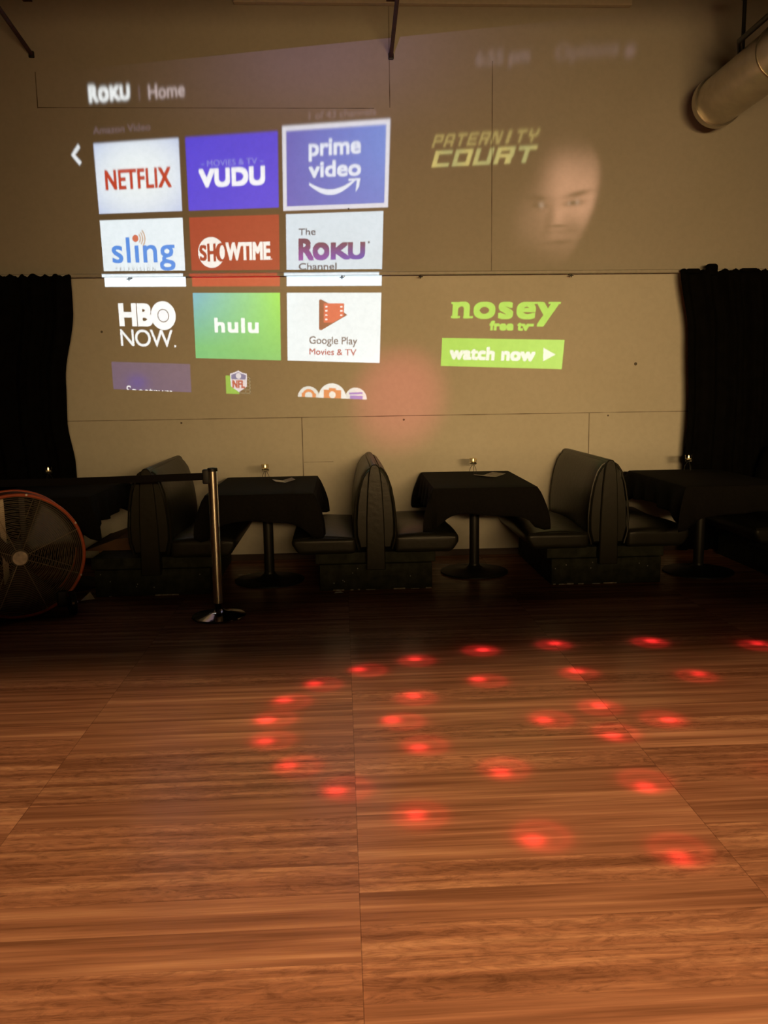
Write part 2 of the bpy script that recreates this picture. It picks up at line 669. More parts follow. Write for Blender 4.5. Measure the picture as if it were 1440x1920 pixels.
def glyphs(text, box, bold=0.0, shear=0.0, spacing=1.0):
    """text outline triangles stretched to fill box = (u0, v0, u1, v1); bold in picture units"""
    cu = bpy.data.curves.new('lettering_outline', 'FONT')
    cu.body = text
    cu.space_character = spacing
    cu.resolution_u = 5
    cu.fill_mode = 'FRONT'
    o = bpy.data.objects.new('lettering_outline', cu)
    COL.objects.link(o)
    dg = bpy.context.evaluated_depsgraph_get()
    dg.update()
    me = o.evaluated_get(dg).to_mesh()
    me.calc_loop_triangles()
    P = np.array([v.co[:2] for v in me.vertices])
    T = [tuple(t.vertices) for t in me.loop_triangles]
    o.evaluated_get(dg).to_mesh_clear()
    bpy.data.objects.remove(o)
    bpy.data.curves.remove(cu)
    P[:, 0] += shear * P[:, 1]
    lo, hi = P.min(0), P.max(0)
    bv = bold / ASP
    box = (box[0] + bold, box[1] + bv, box[2] - bold, box[3] - bv)
    u = box[0] + (P[:, 0] - lo[0]) / (hi[0] - lo[0]) * (box[2] - box[0])
    v = box[3] - (P[:, 1] - lo[1]) / (hi[1] - lo[1]) * (box[3] - box[1])
    r = Tris([tuple((u[i], v[i]) for i in t) for t in T])
    r.bold = bold
    return r


def to_wall(p, lift):
    q = HM @ np.array([p[0], p[1], 1.0])
    return (q[0] / q[2], WALL - lift, q[1] / q[2])


MENU = thing('projected_menu', 'projected menu of streaming app tiles and adverts lit on the cream wall', 'projection', (0, WALL, 1.3))


def patch(name, tris, lift, parent, label=None, stagger=False):
    """the piece of painted wall that one part of the picture falls on"""
    mb = MB()
    idx, vs, fs = {}, [], []
    base = Vector((0, WALL, 1.3))
    for ti, t in enumerate(tris):
        f = []
        lf_ = lift + (ti // 2) * 0.00012 if stagger else lift
        for p in t:
            k = (round(p[0], 5), round(p[1], 5), ti // 2 if stagger else 0)
            if k not in idx:
                idx[k] = len(vs)
                vs.append(Vector(to_wall(p, lf_)) - base)
            f.append(idx[k])
        if len(set(f)) == 3:
            fs.append(f)
    me = bpy.data.meshes.new(name)
    me.from_pydata([tuple(v) for v in vs], [], fs)
    # every face looks into the room
    bm = bmesh.new()
    bm.from_mesh(me)
    for f in bm.faces:
        f.normal_update()
        if f.normal.y > 0:
            f.normal_flip()
    bm.to_mesh(me)
    bm.free()
    me.materials.append(M_WALL)
    o = bpy.data.objects.new(name, me)
    COL.objects.link(o)
    o.parent = parent
    if label:
        o['label'] = label
    return o


# background glow of the picture
UG, VG = np.meshgrid(uu, vv)
glow = np.exp(-((UG - 2.35) / 1.15) ** 2) * np.clip(np.exp(-((VG + 0.80) / 0.72) ** 2), 0, 1)
glow2 = 0.30 * np.exp(-((UG - 2.6) / 2.2) ** 2) * np.exp(-((VG - 0.3) / 1.3) ** 2)
RASTER += (glow[..., None] * np.array([0.036, 0.024, 0.062]) + glow2[..., None] * np.array([0.034, 0.018, 0.022])).astype(np.float32)

WHITE = pc(226, 236, 243)
INK = pc(110, 104, 108)


def tile(u0, v0, colour, label, w=0.93, h=0.915, v1=None):
    t = quad(u0, v0, u0 + w, v1 if v1 else v0 + h)
    fill(t, colour)
    return patch('app_tile', t, 0.001, MENU, label)


def mark(name, tris, colour, parent, lift=0.002, label=None, stagger=False):
    fill(tris, colour)
    return patch(name, tris, lift, parent, label, stagger)


def lerp(a, b, t):
    return a[None, :] * (1 - t[:, None]) + b[None, :] * t[:, None]


# row 1
def netflix_bg(u, v):
    d = np.clip(np.hypot((u - 0.46) / 0.62, (v - 0.45) / 0.62), 0, 1) ** 2.5
    return lerp(pc(234, 241, 244), pc(196, 206, 232), d)


t = tile(0, 0, netflix_bg, 'white tile with red capital lettering, top left of the grid')
mark('lettering', glyphs('NETFLIX', (0.100, 0.345, 0.831, 0.606), 0.0066, spacing=1.06), pc(188, 62, 44), t)
t = tile(1, 0, pc(82, 80, 212), 'blue tile with large white four-letter word, top row middle')
mark('lettering', glyphs('VUDU', (1.123, 0.400, 1.799, 0.631), 0.011, spacing=1.05), pc(238, 240, 248), t)
mark('lettering', glyphs('MOVIES & TV', (1.214, 0.298, 1.722, 0.370), 0.), pc(150, 150, 225), t)
mark('logo', quad(1.150, 0.335, 1.190, 0.350) + quad(1.748, 0.335, 1.788, 0.350), pc(130, 130, 220), t)
frame = quad(1.972, -0.052, 2.970, 0.958)
fill(frame, pc(214, 214, 226))
t = patch('app_tile', frame, 0.001, MENU, 'selected tile in a white frame, lilac blue with two white words and a smile')


def prime_bg(u, v):
    a = np.clip((u - 2.0) / 0.93, 0, 1)
    return lerp(pc(112, 104, 184), pc(116, 138, 212), a * np.clip(1.15 - 0.5 * v, 0, 1))


mark('screen', quad(2.010, 0.005, 2.934, 0.905), prime_bg, t)
mark('lettering', glyphs('prime', (2.226, 0.124, 2.712, 0.377), 0.0055), pc(222, 228, 244), t, 0.003)
mark('lettering', glyphs('video', (2.225, 0.380, 2.715, 0.573), 0.0055), pc(222, 228, 244), t, 0.003)
sm = []
ns = 18
for k in range(ns):
    q = []
    for a in (k / ns, (k + 1) / ns):
        u = 2.230 + 0.44 * a
        mid = 0.628 + 0.135 * math.sin(math.pi * min(1, a * 0.97 + 0.03)) ** 0.9 - 0.02 * a
        th = 0.030 * math.sin(math.pi * (0.12 + 0.8 * a)) + 0.004
        q += [(u, mid - th), (u, mid + th)]
    sm += [(q[0], q[1], q[3]), (q[0], q[3], q[2])]
sm += quad(2.60, 0.604, 2.705, 0.628) + poly([(2.680, 0.604), (2.712, 0.604), (2.700, 0.70), (2.668, 0.765), (2.682, 0.69)])
mark('logo', sm, pc(222, 228, 244), t, 0.003, stagger=True)

# row 2
t = tile(0, 1, pc(229, 239, 246), 'white tile with lower-case blue word and orange dot')
mark('lettering', glyphs('slıng', (0.113, 1.236, 0.826, 1.697), 0.0044, spacing=1.05), pc(98, 146, 226), t)
mark('logo', disc(0.395, 1.254, 0.034), pc(206, 118, 88), t)
arcs = []
for r in (0.062, 0.088, 0.114):
    arcs += disc(0.395, 1.254, r, 8, -0.75, 0.75, r - 0.013)
mark('logo', arcs, pc(205, 176, 150), t)
mark('lettering', glyphs('TELEVISION', (0.136, 1.648, 0.600, 1.700), 0., spacing=1.9), pc(150, 150, 150), t)
RED = pc(166, 74, 50)
t = tile(1, 1, RED, 'red tile with white circle emblem and capital lettering')
SW = pc(240, 236, 230)
mark('logo', disc(1.222, 1.463, 0.142), SW, t)
mark('lettering', glyphs('S', (1.095, 1.385, 1.175, 1.560), 0.0066), SW, t, 0.003)
fill(glyphs('S', (1.094, 1.362, 1.172, 1.572), 0.006), RED)
mark('lettering', glyphs('H', (1.180, 1.345, 1.270, 1.582), 0.0066), RED, t, 0.003)
fill(poly([(1.325 + 0.058 * math.cos(a), 1.463 + 0.122 * math.sin(a)) for a in np.linspace(0, 2 * math.pi, 31)[:-1]]), RED)
mark('lettering', poly([(1.338 + 0.028 * math.cos(a), 1.463 + 0.092 * math.sin(a)) for a in np.linspace(0, 2 * math.pi, 25)[:-1]]), SW, t, 0.003)
mark('lettering', glyphs('WTIME', (1.376, 1.339, 1.838, 1.573), 0.0077, spacing=1.0), SW, t)
mark('logo', disc(1.850, 1.560, 0.006, 8), SW, t)
t = tile(2, 1, pc(209, 222, 233), 'white tile with purple word between two grey words')
mark('lettering', glyphs('The', (2.124, 1.183, 2.291, 1.269), 0.0017), INK, t)


def roku_col(u, v):
    a = np.clip((v - 1.38) / 0.18, 0, 1)
    b = np.clip((u - 2.12) / 0.66, 0, 1)
    low = lerp(pc(150, 84, 160), pc(104, 84, 176), b)
    return pc(122, 72, 92)[None, :] * (1 - a[:, None]) + low * a[:, None]


rk = glyphs('R', (2.123, 1.312, 2.272, 1.582), 0.0088) + glyphs('o', (2.262, 1.362, 2.424, 1.586), 0.0099) + \
    glyphs('K', (2.440, 1.366, 2.628, 1.582), 0.0094) + glyphs('U', (2.604, 1.366, 2.765, 1.584), 0.0105)
mark('lettering', rk, roku_col, t)
mark('logo', disc(2.800, 1.372, 0.010, 10), INK, t)
mark('lettering', glyphs('Channel', (2.122, 1.619, 2.495, 1.708), 0.0017), INK, t)

# row 3
hb = glyphs('HB', (0.138, 2.148, 0.530, 2.475), 0.0143, spacing=0.95)
t = thing_tile = patch('app_tile', quad(0, 2, 0.93, 2.915), 0.001, MENU, 'unlit tile with bold white lettering over thin white lettering')
mark('lettering', hb, pc(246, 247, 248), t)
mark('logo', disc(0.655, 2.318, 0.142, 48, inner=0.066), pc(246, 247, 248), t)
mark('logo', disc(0.655, 2.318, 0.058, 32), pc(240, 242, 246), t)
mark('lettering', glyphs('NOW', (0.136, 2.519, 0.750, 2.766), 0.0017, spacing=0.9), pc(236, 238, 240), t)
mark('lettering', quad(0.762, 2.735, 0.782, 2.766), pc(236, 238, 240), t)


def hulu_bg(u, v):
    a = np.clip((u - 1) / 0.93, 0, 1)
    b = np.clip((v - 2) / 0.915, 0, 1)
    left = lerp(pc(118, 176, 198), pc(112, 186, 118), np.clip(b * 1.2, 0, 1))
    right = lerp(pc(152, 222, 84), pc(118, 190, 104), b)
    return left * (1 - a[:, None]) + right * a[:, None]


t = tile(1, 2, hulu_bg, 'green and blue shaded tile with short white lower-case word')
mark('lettering', glyphs('hulu', (1.223, 2.340, 1.701, 2.546), 0.0083, spacing=1.12), pc(240, 246, 242), t)
t = tile(2, 2, pc(226, 237, 243), 'white tile with red film-strip arrow over two lines of lettering')
mark('logo', poly([(2.325, 2.095), (2.344, 2.085), (2.418, 2.140), (2.418, 2.4376), (2.350, 2.492), (2.325, 2.485)]) + poly([(2.418, 2.140), (2.571, 2.140), (2.571, 2.315), (2.418, 2.4376)]) + poly([(2.571, 2.257), (2.604, 2.290), (2.571, 2.315)]), pc(138, 72, 56), t)
mark('logo', poly([(2.372, 2.140), (2.571, 2.140), (2.571, 2.305), (2.462, 2.390), (2.372, 2.390)]), pc(208, 98, 74), t, 0.0025)
holes = []
for k in range(4):
    holes += quad(2.385, 2.172 + 0.055 * k, 2.410, 2.192 + 0.055 * k)
for k in range(3):
    holes += quad(2.534, 2.172 + 0.055 * k, 2.556, 2.192 + 0.055 * k)
mark('logo', holes, pc(250, 236, 232), t, 0.003)
mark('lettering', glyphs('Google Play', (2.225, 2.575, 2.706, 2.711), 0.0014), INK, t)
mark('lettering', glyphs('Movies & TV', (2.225, 2.740, 2.697, 2.826), 0.0014), pc(172, 92, 96), t)


# row 4, cut off by the bottom of the picture
def spec_bg(u, v):
    d = np.exp(-((u - 0.30) / 0.12) ** 2 - ((v - 3.30) / 0.12) ** 2)
    return lerp(pc(108, 88, 104), pc(92, 80, 136), np.clip(d + 0.25 * (v - 3), 0, 1))


t = tile(0, 3, spec_bg, 'dim purple tile cut off at the bottom edge with the tops of white letters', v1=3.415)


def clip_bottom(tris, v=3.418):
    return [tuple((p[0], min(p[1], v)) for p in q) for q in tris if min(p[1] for p in q) < v]


mark('lettering', clip_bottom(glyphs('Spectrum', (0.157, 3.345, 0.720, 3.560), 0.0055)), pc(238, 236, 238), t)
t = patch('app_tile', quad(1, 3, 1.93, 3.415), 0.001, MENU, 'unlit tile cut off at the bottom edge with small shield emblem on green')
mark('logo', quad(1.326, 3.150, 1.470, 3.414), pc(136, 178, 68), t, label='green square behind the shield emblem')
net = quad(1.470, 3.160, 1.596, 3.172)
for k in range(5):
    net += quad(1.475, 3.20 + 0.048 * k, 1.596, 3.208 + 0.048 * k)
net += quad(1.588, 3.16, 1.596, 3.41) + quad(1.540, 3.16, 1.546, 3.41)
mark('logo', net, pc(140, 128, 100), t)
shield = [(1.375, 3.125), (1.42, 3.105), (1.468, 3.075), (1.515, 3.105), (1.562, 3.118), (1.556, 3.30), (1.468, 3.385), (1.382, 3.305)]
mark('logo', poly([(1.468, 3.2)] + shield + [shield[0]]), pc(216, 208, 214), t, 0.0025)
sh2 = [(1.468 + (p[0] - 1.468) * .86, 3.225 + (p[1] - 3.225) * .86) for p in shield]
fill(poly([(1.468, 3.2)] + sh2 + [sh2[0]]), pc(112, 110, 146))
fill(poly([(1.468, 3.28), (1.390, 3.20), (1.548, 3.20), (1.545, 3.295), (1.468, 3.365), (1.390, 3.295), (1.390, 3.20)]), pc(212, 200, 202))
mark('lettering', glyphs('NFL', (1.398, 3.212, 1.538, 3.325), 0.0044), pc(176, 84, 70), t, 0.003)
fill(disc(1.468, 3.150, 0.030), pc(208, 200, 204))
t = patch('app_tile', quad(2, 3, 2.93, 3.415), 0.001, MENU, 'unlit tile cut off at the bottom edge with three round white icons')
GR = pc(206, 206, 200)
mark('logo', clip_bottom(disc(2.218, 3.427, 0.115)), GR, t, label='round icon with orange headphones')
mark('logo', clip_bottom(disc(2.700, 3.414, 0.110)), GR, t, label='round icon with purple clapper board')
mark('logo', clip_bottom(disc(2.461, 3.413, 0.142)), pc(218, 218, 214), t, 0.0025, label='larger round icon with orange camera')
OR = pc(206, 124, 74)
fill(clip_bottom(disc(2.218, 3.40, 0.068, 24, math.pi, 2 * math.pi, 0.042)), OR)
fill(quad(2.145, 3.36, 2.180, 3.418) + quad(2.256, 3.36, 2.292, 3.418), OR)
fill(quad(2.375, 3.300, 2.550, 3.418) + quad(2.425, 3.275, 2.500, 3.30), OR)
fill(clip_bottom(disc(2.462, 3.37, 0.034)), pc(222, 216, 206))
PU = pc(132, 108, 180)
fill(poly([(2.632, 3.33), (2.765, 3.315), (2.767, 3.345), (2.634, 3.358)]) + quad(2.640, 3.366, 2.770, 3.418), PU)

# header and the right-hand side
mark('header_lettering', glyphs('R', (-0.007, -0.722, 0.098, -0.509), 0.0077) + glyphs('o', (0.098, -0.690, 0.215, -0.507), 0.0083) +
     glyphs('K', (0.225, -0.690, 0.343, -0.509), 0.0077) + glyphs('U', (0.335, -0.690, 0.441, -0.507), 0.0083), pc(238, 242, 244), MENU, 0.001, 'bold white four-letter wordmark in the header')
mark('header_divider', quad(0.538, -0.66, 0.546, -0.49), pc(132, 110, 106), MENU, 0.001)
mark('header_lettering', glyphs('Home', (0.639, -0.660, 1.017, -0.491), 0.0017), pc(196, 178, 176), MENU, 0.001, 'pale word Home in the header')
mark('caption_lettering', glyphs('Amazon Video', (0.008, -0.207, 0.639, -0.118), 0.0017), pc(124, 102, 96), MENU, 0.001)
mark('caption_lettering', glyphs('1 of 43 channels', (2.227, -0.195, 2.841, -0.105), 0.0017), pc(128, 104, 98), MENU, 0.001)
mark('clock_lettering', glyphs('6:55 pm', (3.673, -0.690, 4.101, -0.500), 0.0033), pc(124, 102, 92), MENU, 0.001)
mark('options_lettering', glyphs('Options', (4.299, -0.680, 4.772, -0.490), 0.0022), pc(120, 97, 84), MENU, 0.001)
star = []
for k in range(3):
    a = math.pi * k / 3
    du, dv = 0.046 * math.cos(a), 0.046 / ASP * math.sin(a)
    pu, pv = -0.010 * math.sin(a), 0.010 / ASP * math.cos(a)
    star += poly([(4.856 - du - pu, -0.56 - dv - pv), (4.856 + du - pu, -0.56 + dv - pv), (4.856 + du + pu, -0.56 + dv + pv), (4.856 - du + pu, -0.56 - dv + pv)])
mark('options_star', star, pc(122, 98, 86), MENU, 0.001, stagger=True)
mark('back_chevron', poly([(-0.265, 0.125), (-0.175, -0.010), (-0.152, 0.035), (-0.225, 0.135)]) + poly([(-0.265, 0.125), (-0.225, 0.115), (-0.150, 0.225), (-0.178, 0.265)]), pc(228, 232, 236), MENU, 0.001, stagger=True)

# television show card: title and a softly lit face
def slanted(text, box, n, w, gap=0.16):
    """wide blocky letters drawn as bars, leaning right"""
    segs = {
        'P': [(0, 0, .25, 1), (0, 0, 1, .22), (.75, 0, 1, .58), (0, .42, 1, .62)],
        'A': [(0, .1, .25, 1), (.75, .1, 1, 1), (.1, 0, .9, .22), (0, .52, 1, .7)],
        'T': [(0, 0, 1, .24), (.38, 0, .62, 1)],
        'E': [(0, 0, .25, 1), (0, 0, 1, .22), (0, .4, .9, .6), (0, .78, 1, 1)],
        'R': [(0, 0, .25, 1), (0, 0, 1, .22), (.75, 0, 1, .55), (0, .42, 1, .62), (.62, .6, .95, 1)],
        'N': [(0, 0, .22, 1), (.78, 0, 1, 1), (.2, 0, .5, .4), (.4, .3, .65, .7), (.55, .6, .8, 1)],
        'I': [(.32, 0, .68, 1)],
        'Y': [(0, 0, .28, .5), (.72, 0, 1, .5), (.1, .35, .9, .6), (.38, .5, .62, 1)],
        'C': [(0, 0, .26, 1), (0, 0, 1, .24), (0, .76, 1, 1)],
        'O': [(0, 0, .25, 1), (.75, 0, 1, 1), (0, 0, 1, .24), (0, .76, 1, 1)],
        'U': [(0, 0, .25, 1), (.75, 0, 1, 1), (0, .76, 1, 1)],
    }
    u0, v0, u1, v1 = box
    cw = (u1 - u0) / len(text)
    tr = []
    for i, ch in enumerate(text):
        a = u0 + cw * i
        ww = cw * (1 - gap)
        for (x0, y0, x1, y1) in segs[ch]:
            pts = []
            for (x, y) in ((x0, y0), (x1, y0), (x1, y1), (x0, y1)):
                pts.append((a + ww * x + w * (0.5 - y), v0 + (v1 - v0) * y))
            tr += poly(pts)
    return tr


GOLD = pc(158, 140, 84)
card = patch('show_card', quad(3.05, -0.05, 5.2, 1.75), 0.001, MENU, 'dim picture card with gold title lettering and a face')
mark('lettering', slanted('PATERNITY', (3.353, 0.158, 4.238, 0.298), 9, 0.03, 0.2), GOLD, card, stagger=True)


def court_col(u, v):
    a = np.clip((u - 3.36) / 0.85, 0, 1)
    return lerp(pc(192, 176, 106), pc(164, 160, 104), np.abs(np.sin(a * 9)))


mark('lettering', slanted('COURT', (3.36, 0.335, 4.234, 0.521), 5, 0.035, 0.16), court_col, card, stagger=True)
fmask = poly([(4.45, 1.0)] + [(4.45 + 0.29 * math.cos(a) + (0.03 if math.sin(a) < 0 else -0.02), 1.0 + 0.56 * math.sin(a)) for a in np.linspace(0, 2 * math.pi, 33)])
patch('face_picture', fmask, 0.002, card, 'faint close-up of a woman, lit from the right')


def blob(cu, cv, su, sv, rot=0.0, p=2.0):
    c, s = math.cos(rot), math.sin(rot)
    x, y = (UG - cu), (VG - cv) * ASP
    a, b = (c * x + s * y) / su, (-s * x + c * y) / (sv * ASP)
    return np.exp(-(np.abs(a) ** p + np.abs(b) ** p))


skin = 0.95 * blob(4.55, 0.80, 0.20, 0.36, 0.06, 3.2) + 0.55 * blob(4.53, 1.12, 0.17, 0.42, 0.28, 3.0) + 0.33 * blob(4.27, 1.15, 0.17, 0.30, 0.1, 2.4) + 0.45 * blob(4.36, 0.75, 0.12, 0.30, 0.1, 2.2)
skin = skin + 0.35 * blob(4.66, 1.02, 0.07, 0.28, 0.15) + 0.35 * blob(4.445, 1.13, 0.035, 0.16, 0.1) + 0.12 * blob(4.47, 1.36, 0.10, 0.06)
skin = np.clip(skin, 0, 1.35)
dark = 0.80 * blob(4.575, 0.885, 0.105, 0.036, -0.20) + 0.75 * blob(4.25, 0.915, 0.085, 0.040, 0.10) + 0.9 * blob(4.545, 0.982, 0.080, 0.036, -0.08) + 0.85 * blob(4.270, 0.998, 0.070, 0.036, 0.05)
dark = dark + 0.45 * blob(4.36, 1.15, 0.035, 0.22, 0.15) + 0.7 * blob(4.44, 1.235, 0.060, 0.020) + 0.62 * blob(4.47, 1.42, 0.12, 0.028, -0.05) + 0.25 * blob(4.48, 1.30, 0.14, 0.035) + 0.25 * blob(4.56, 1.25, 0.05, 0.06)
skin = skin * np.clip(1 - dark, 0.05, 1)
skin *= np.clip((UG - 3.9) / 0.2, 0, 1)
edge = np.where(VG > 0.72, 4.735 - 0.24 * (VG - 0.72) ** 2, 4.735 - 0.75 * (0.72 - VG) ** 2)
skin *= 1 / (1 + np.exp(np.clip((UG - edge) / 0.012, -40, 40)))
RASTER += (skin[..., None] * np.array([0.245, 0.130, 0.090])).astype(np.float32)
eyes = 1.0 * blob(4.290, 0.995, 0.020, 0.035, -0.6) + 0.75 * blob(4.575, 0.975, 0.018, 0.030, -0.5) + 0.6 * blob(4.512, 0.985, 0.016, 0.024, -0.3)
RASTER += (eyes[..., None] * np.array([0.17, 0.14, 0.125])).astype(np.float32)

# advert at the lower right
LIME = pc(152, 204, 76)
ns_ = glyphs('nosey', (3.590, 2.112, 4.505, 2.414), 0.0099, spacing=1.10)
slabs = []
for (a, b, c_, d) in ((3.578, 2.290, 3.662, 2.318), (3.690, 2.290, 3.778, 2.318), (3.576, 2.116, 3.640, 2.144), (4.262, 2.112, 4.375, 2.140), (4.420, 2.112, 4.520, 2.140), (4.250, 2.380, 4.31, 2.414)):
    slabs += quad(a, b, c_, d)
adv = patch('advert_card', quad(3.50, 2.08, 4.60, 2.500), 0.001, MENU, 'lime green advert lettering above the button')
mark('lettering', ns_, LIME, adv)
fill(slabs, LIME)
mark('lettering', glyphs('free tv', (3.929, 2.345, 4.275, 2.466), 0.006, spacing=1.05), LIME, adv)
bt = quad(3.509, 2.570, 4.582, 2.932)
fill(bt, lambda u, v: lerp(pc(146, 202, 74), pc(158, 208, 88), np.clip((u - 3.5) / 1.1, 0, 1)))
btn = patch('button', bt, 0.001, MENU, 'lime green button with white lettering and a play arrow')
mark('lettering', glyphs('watch now', (3.585, 2.672, 4.346, 2.845), 0.0077, spacing=1.05), pc(226, 234, 218), btn)
mark('arrow', poly([(4.410, 2.670), (4.518, 2.752), (4.416, 2.840)]), pc(226, 234, 214), btn)

RASTER[vv > 1.96] *= 0.73

# soft focus: the top of the picture is further away and blurs


def gauss(img, s):
    r = max(1, int(3 * s))
    k = np.exp(-0.5 * (np.arange(-r, r + 1) / s) ** 2)
    k = (k / k.sum()).astype(np.float32)
    for ax in (0, 1):
        s_ax = s if ax == 0 else s * 0.62
        r2 = max(1, int(3 * s_ax))
        k2 = np.exp(-0.5 * (np.arange(-r2, r2 + 1) / s_ax) ** 2)
        k2 = (k2 / k2.sum()).astype(np.float32)
        pad = [(r2, r2) if a == ax else (0, 0) for a in range(3)]
        P = np.pad(img, pad, mode='edge')
        out = np.zeros_like(img)
        n = img.shape[ax]
        for i, w in enumerate(k2):
            sl = [slice(None)] * 3
            sl[ax] = slice(i, i + n)
            out += w * P[tuple(sl)]
        img = out
    return img


sig = np.clip(0.9 + 3.6 * np.clip((1.25 - VG) / 1.6, 0, 1.4) ** 1.3 + np.clip(UG - 3.0, 0, 2.0) * np.clip((0.9 - VG) / 1.4, 0, 1) * 2.6, 0.9, 9.0)
levels = [0.9, 1.9, 3.6, 6.2, 9.0]
stack = [gauss(RASTER, s) for s in levels]
OUT = np.zeros_like(RASTER)
for a in range(len(levels) - 1):
    lo, hi = levels[a], levels[a + 1]
    m_ = (sig >= lo) & (sig <= hi)
    tt = ((sig - lo) / (hi - lo))[..., None]
    OUT = np.where(m_[..., None], stack[a] * (1 - tt) + stack[a + 1] * tt, OUT)
# falloff compensation put into the picture's colours, evening out the slanted throw
q = np.einsum('ij,jhw->ihw', HM, np.stack([UG, VG, np.ones_like(UG)]))
PX, PZ = q[0] / q[2], q[1] / q[2]
throw = np.sqrt((PX - PROJ_POS[0]) ** 2 + (WALL - PROJ_POS[1]) ** 2 + (PZ - PROJ_POS[2]) ** 2)
OUT *= ((throw / (WALL - PROJ_POS[1])) ** 3)[..., None]


def projector_lamp(name, pos, target, energy, angle, arr, G, radius):
    """a spot lamp that throws a picture; G takes a ray direction to picture coordinates"""
    h, w, _ = arr.shape
    im = bpy.data.images.new(name + '_slide', w, h, alpha=False, float_buffer=True, is_data=True)
    px = np.ones((h, w, 4), np.float32)
    px[..., :3] = arr[::-1]
    im.pixels.foreach_set(px.ravel())
    im.update()
    im.pack()
    o = spot(name, pos, target, energy, (1, 1, 1), angle, 0.0, radius)
    l = o.data
    l.use_nodes = True
    nt = l.node_tree
    em = nt.nodes['Emission']
    geo = nt.nodes.new('ShaderNodeNewGeometry')
    dots = []
    for row in G:
        n = nt.nodes.new('ShaderNodeVectorMath')
        n.operation = 'DOT_PRODUCT'
        nt.links.new(geo.outputs['Incoming'], n.inputs[0])
        n.inputs[1].default_value = tuple(float(x) for x in row)
        dots.append(n.outputs['Value'])
    c = nt.nodes.new('ShaderNodeCombineXYZ')
    for i in range(2):
        nt.links.new(math_n(nt, 'DIVIDE', dots[i], dots[2]), c.inputs[i])
    tx = nt.nodes.new('ShaderNodeTexImage')
    tx.image = im
    tx.extension = 'CLIP'
    tx.interpolation = 'Linear'
    nt.links.new(c.outputs[0], tx.inputs['Vector'])
    nt.links.new(tx.outputs['Color'], em.inputs['Color'])
    return o


D_ = WALL - PROJ_POS[1]
Mray = np.array([[D_, PROJ_POS[0], 0], [0, PROJ_POS[2], D_], [0, 1, 0]])
NORM = np.array([[1 / (U1 - U0), 0, -U0 / (U1 - U0)], [0, -1 / (V1 - V0), 1 + V0 / (V1 - V0)], [0, 0, 1]])
projector_lamp('video_projector_lamp', PROJ_POS, (0.2, WALL, 2.9), PROJ_ENERGY, 100, OUT, NORM @ HI @ Mray, 0.0012)

# ------------------------------------------------------------------ party light: red dots on the dance floor
DOTS = [(1.229, 4.631), (1.808, 4.616), (2.398, 4.516), (0.787, 4.553), (0.382, 4.43), (0.064, 4.281), (-0.169, 4.082), (-0.311, 3.865),
        (-0.375, 3.627), (-0.361, 3.394), (-0.247, 3.154), (-0.052, 2.923), (0.234, 2.723), (0.61, 2.529), (1.053, 2.391), (1.116, 2.863),
        (0.598, 3.024), (0.295, 3.274), (0.201, 3.577), (0.324, 3.865), (0.681, 4.066), (1.219, 4.147), (1.839, 4.04), (1.195, 3.663),
        (0.89, 3.517), (1.452, 3.468), (1.145, 3.32)]
FX0, FX1, FY0, FY1 = -0.9, 2.9, 1.9, 5.1
fw, fh = 950, 800
gx, gy = np.meshgrid(FX0 + (np.arange(fw) + .5) / fw * (FX1 - FX0), FY1 - (np.arange(fh) + .5) / fh * (FY1 - FY0))
rd = np.zeros((fh, fw), np.float32)
rr = random.Random(3)
for (x, y) in DOTS:
    dx, dy = x - 1.2, y - 3.45
    off = 0.055
    L_ = max(0.25, math.hypot(dx, dy))
    hx, hy = x - 0.030 * dx / L_ + rr.uniform(-.025, .025), y - 0.030 * dy / L_ + rr.uniform(-.02, .02)
    r2 = ((gx - x) ** 2 + (gy - y) ** 2)
    h2 = ((gx - hx) ** 2 + (gy - hy) ** 2)
    rd += 1.0 * np.exp(-r2 / (2 * 0.025 ** 2)) + 0.12 * np.exp(-(h2 / 0.105 ** 2) ** 1.6) + 0.075 * np.exp(-((np.sqrt(h2) - 0.085) / 0.022) ** 2) + 0.012 * np.exp(-h2 / (2 * 0.14 ** 2))
rd += 0.05 * np.exp(-((gx - 1.70) ** 2 + (gy - 2.95) ** 2) / (2 * .09 ** 2))
red = rd[..., None] * np.array([1.0, 0.045, 0.085], np.float32)
PL = PARTY_POS
Mfl = np.array([[PL[2], 0, -PL[0]], [0, PL[2], -PL[1]], [0, 0, -1.0]])    # ray -> floor point times -dz
NF = np.array([[1 / (FX1 - FX0), 0, -FX0 / (FX1 - FX0)], [0, 1 / (FY1 - FY0), -FY0 / (FY1 - FY0)], [0, 0, 1]])
projector_lamp('party_lamp', PL, (1.1, 3.4, 0), PARTY_ENERGY, 75, red, NF @ Mfl, 0.004)

# ------------------------------------------------------------------ curtains and their rod
rod = thing('curtain_rod', 'long pale curtain rod across the cream wall between the two black curtains', 'curtain rod', (0.35, WALL - 0.10, 2.473))
MB().cyl((-4.4, 0, 0), (4.7, 0, 0), 0.0155).build('pole', M_ROD, rod)
for x in (-2.95, -1.75, 0.03, 0.70, 2.0, 3.9):
    m = MB()
    m.cyl((x - 0.35, 0.0, -0.012), (x - 0.35, 0.098, -0.012), 0.006, n=8)
    m.cyl((x - 0.35 - .018, 0.0, -0.030), (x - 0.35 + .018, 0.0, -0.030), 0.004, n=6)
    m.cyl((x - 0.35, 0.0, -0.045), (x - 0.35, 0.0, 0.0), 0.004, n=6)
    m.build('bracket', M_BLACKMETAL, rod)


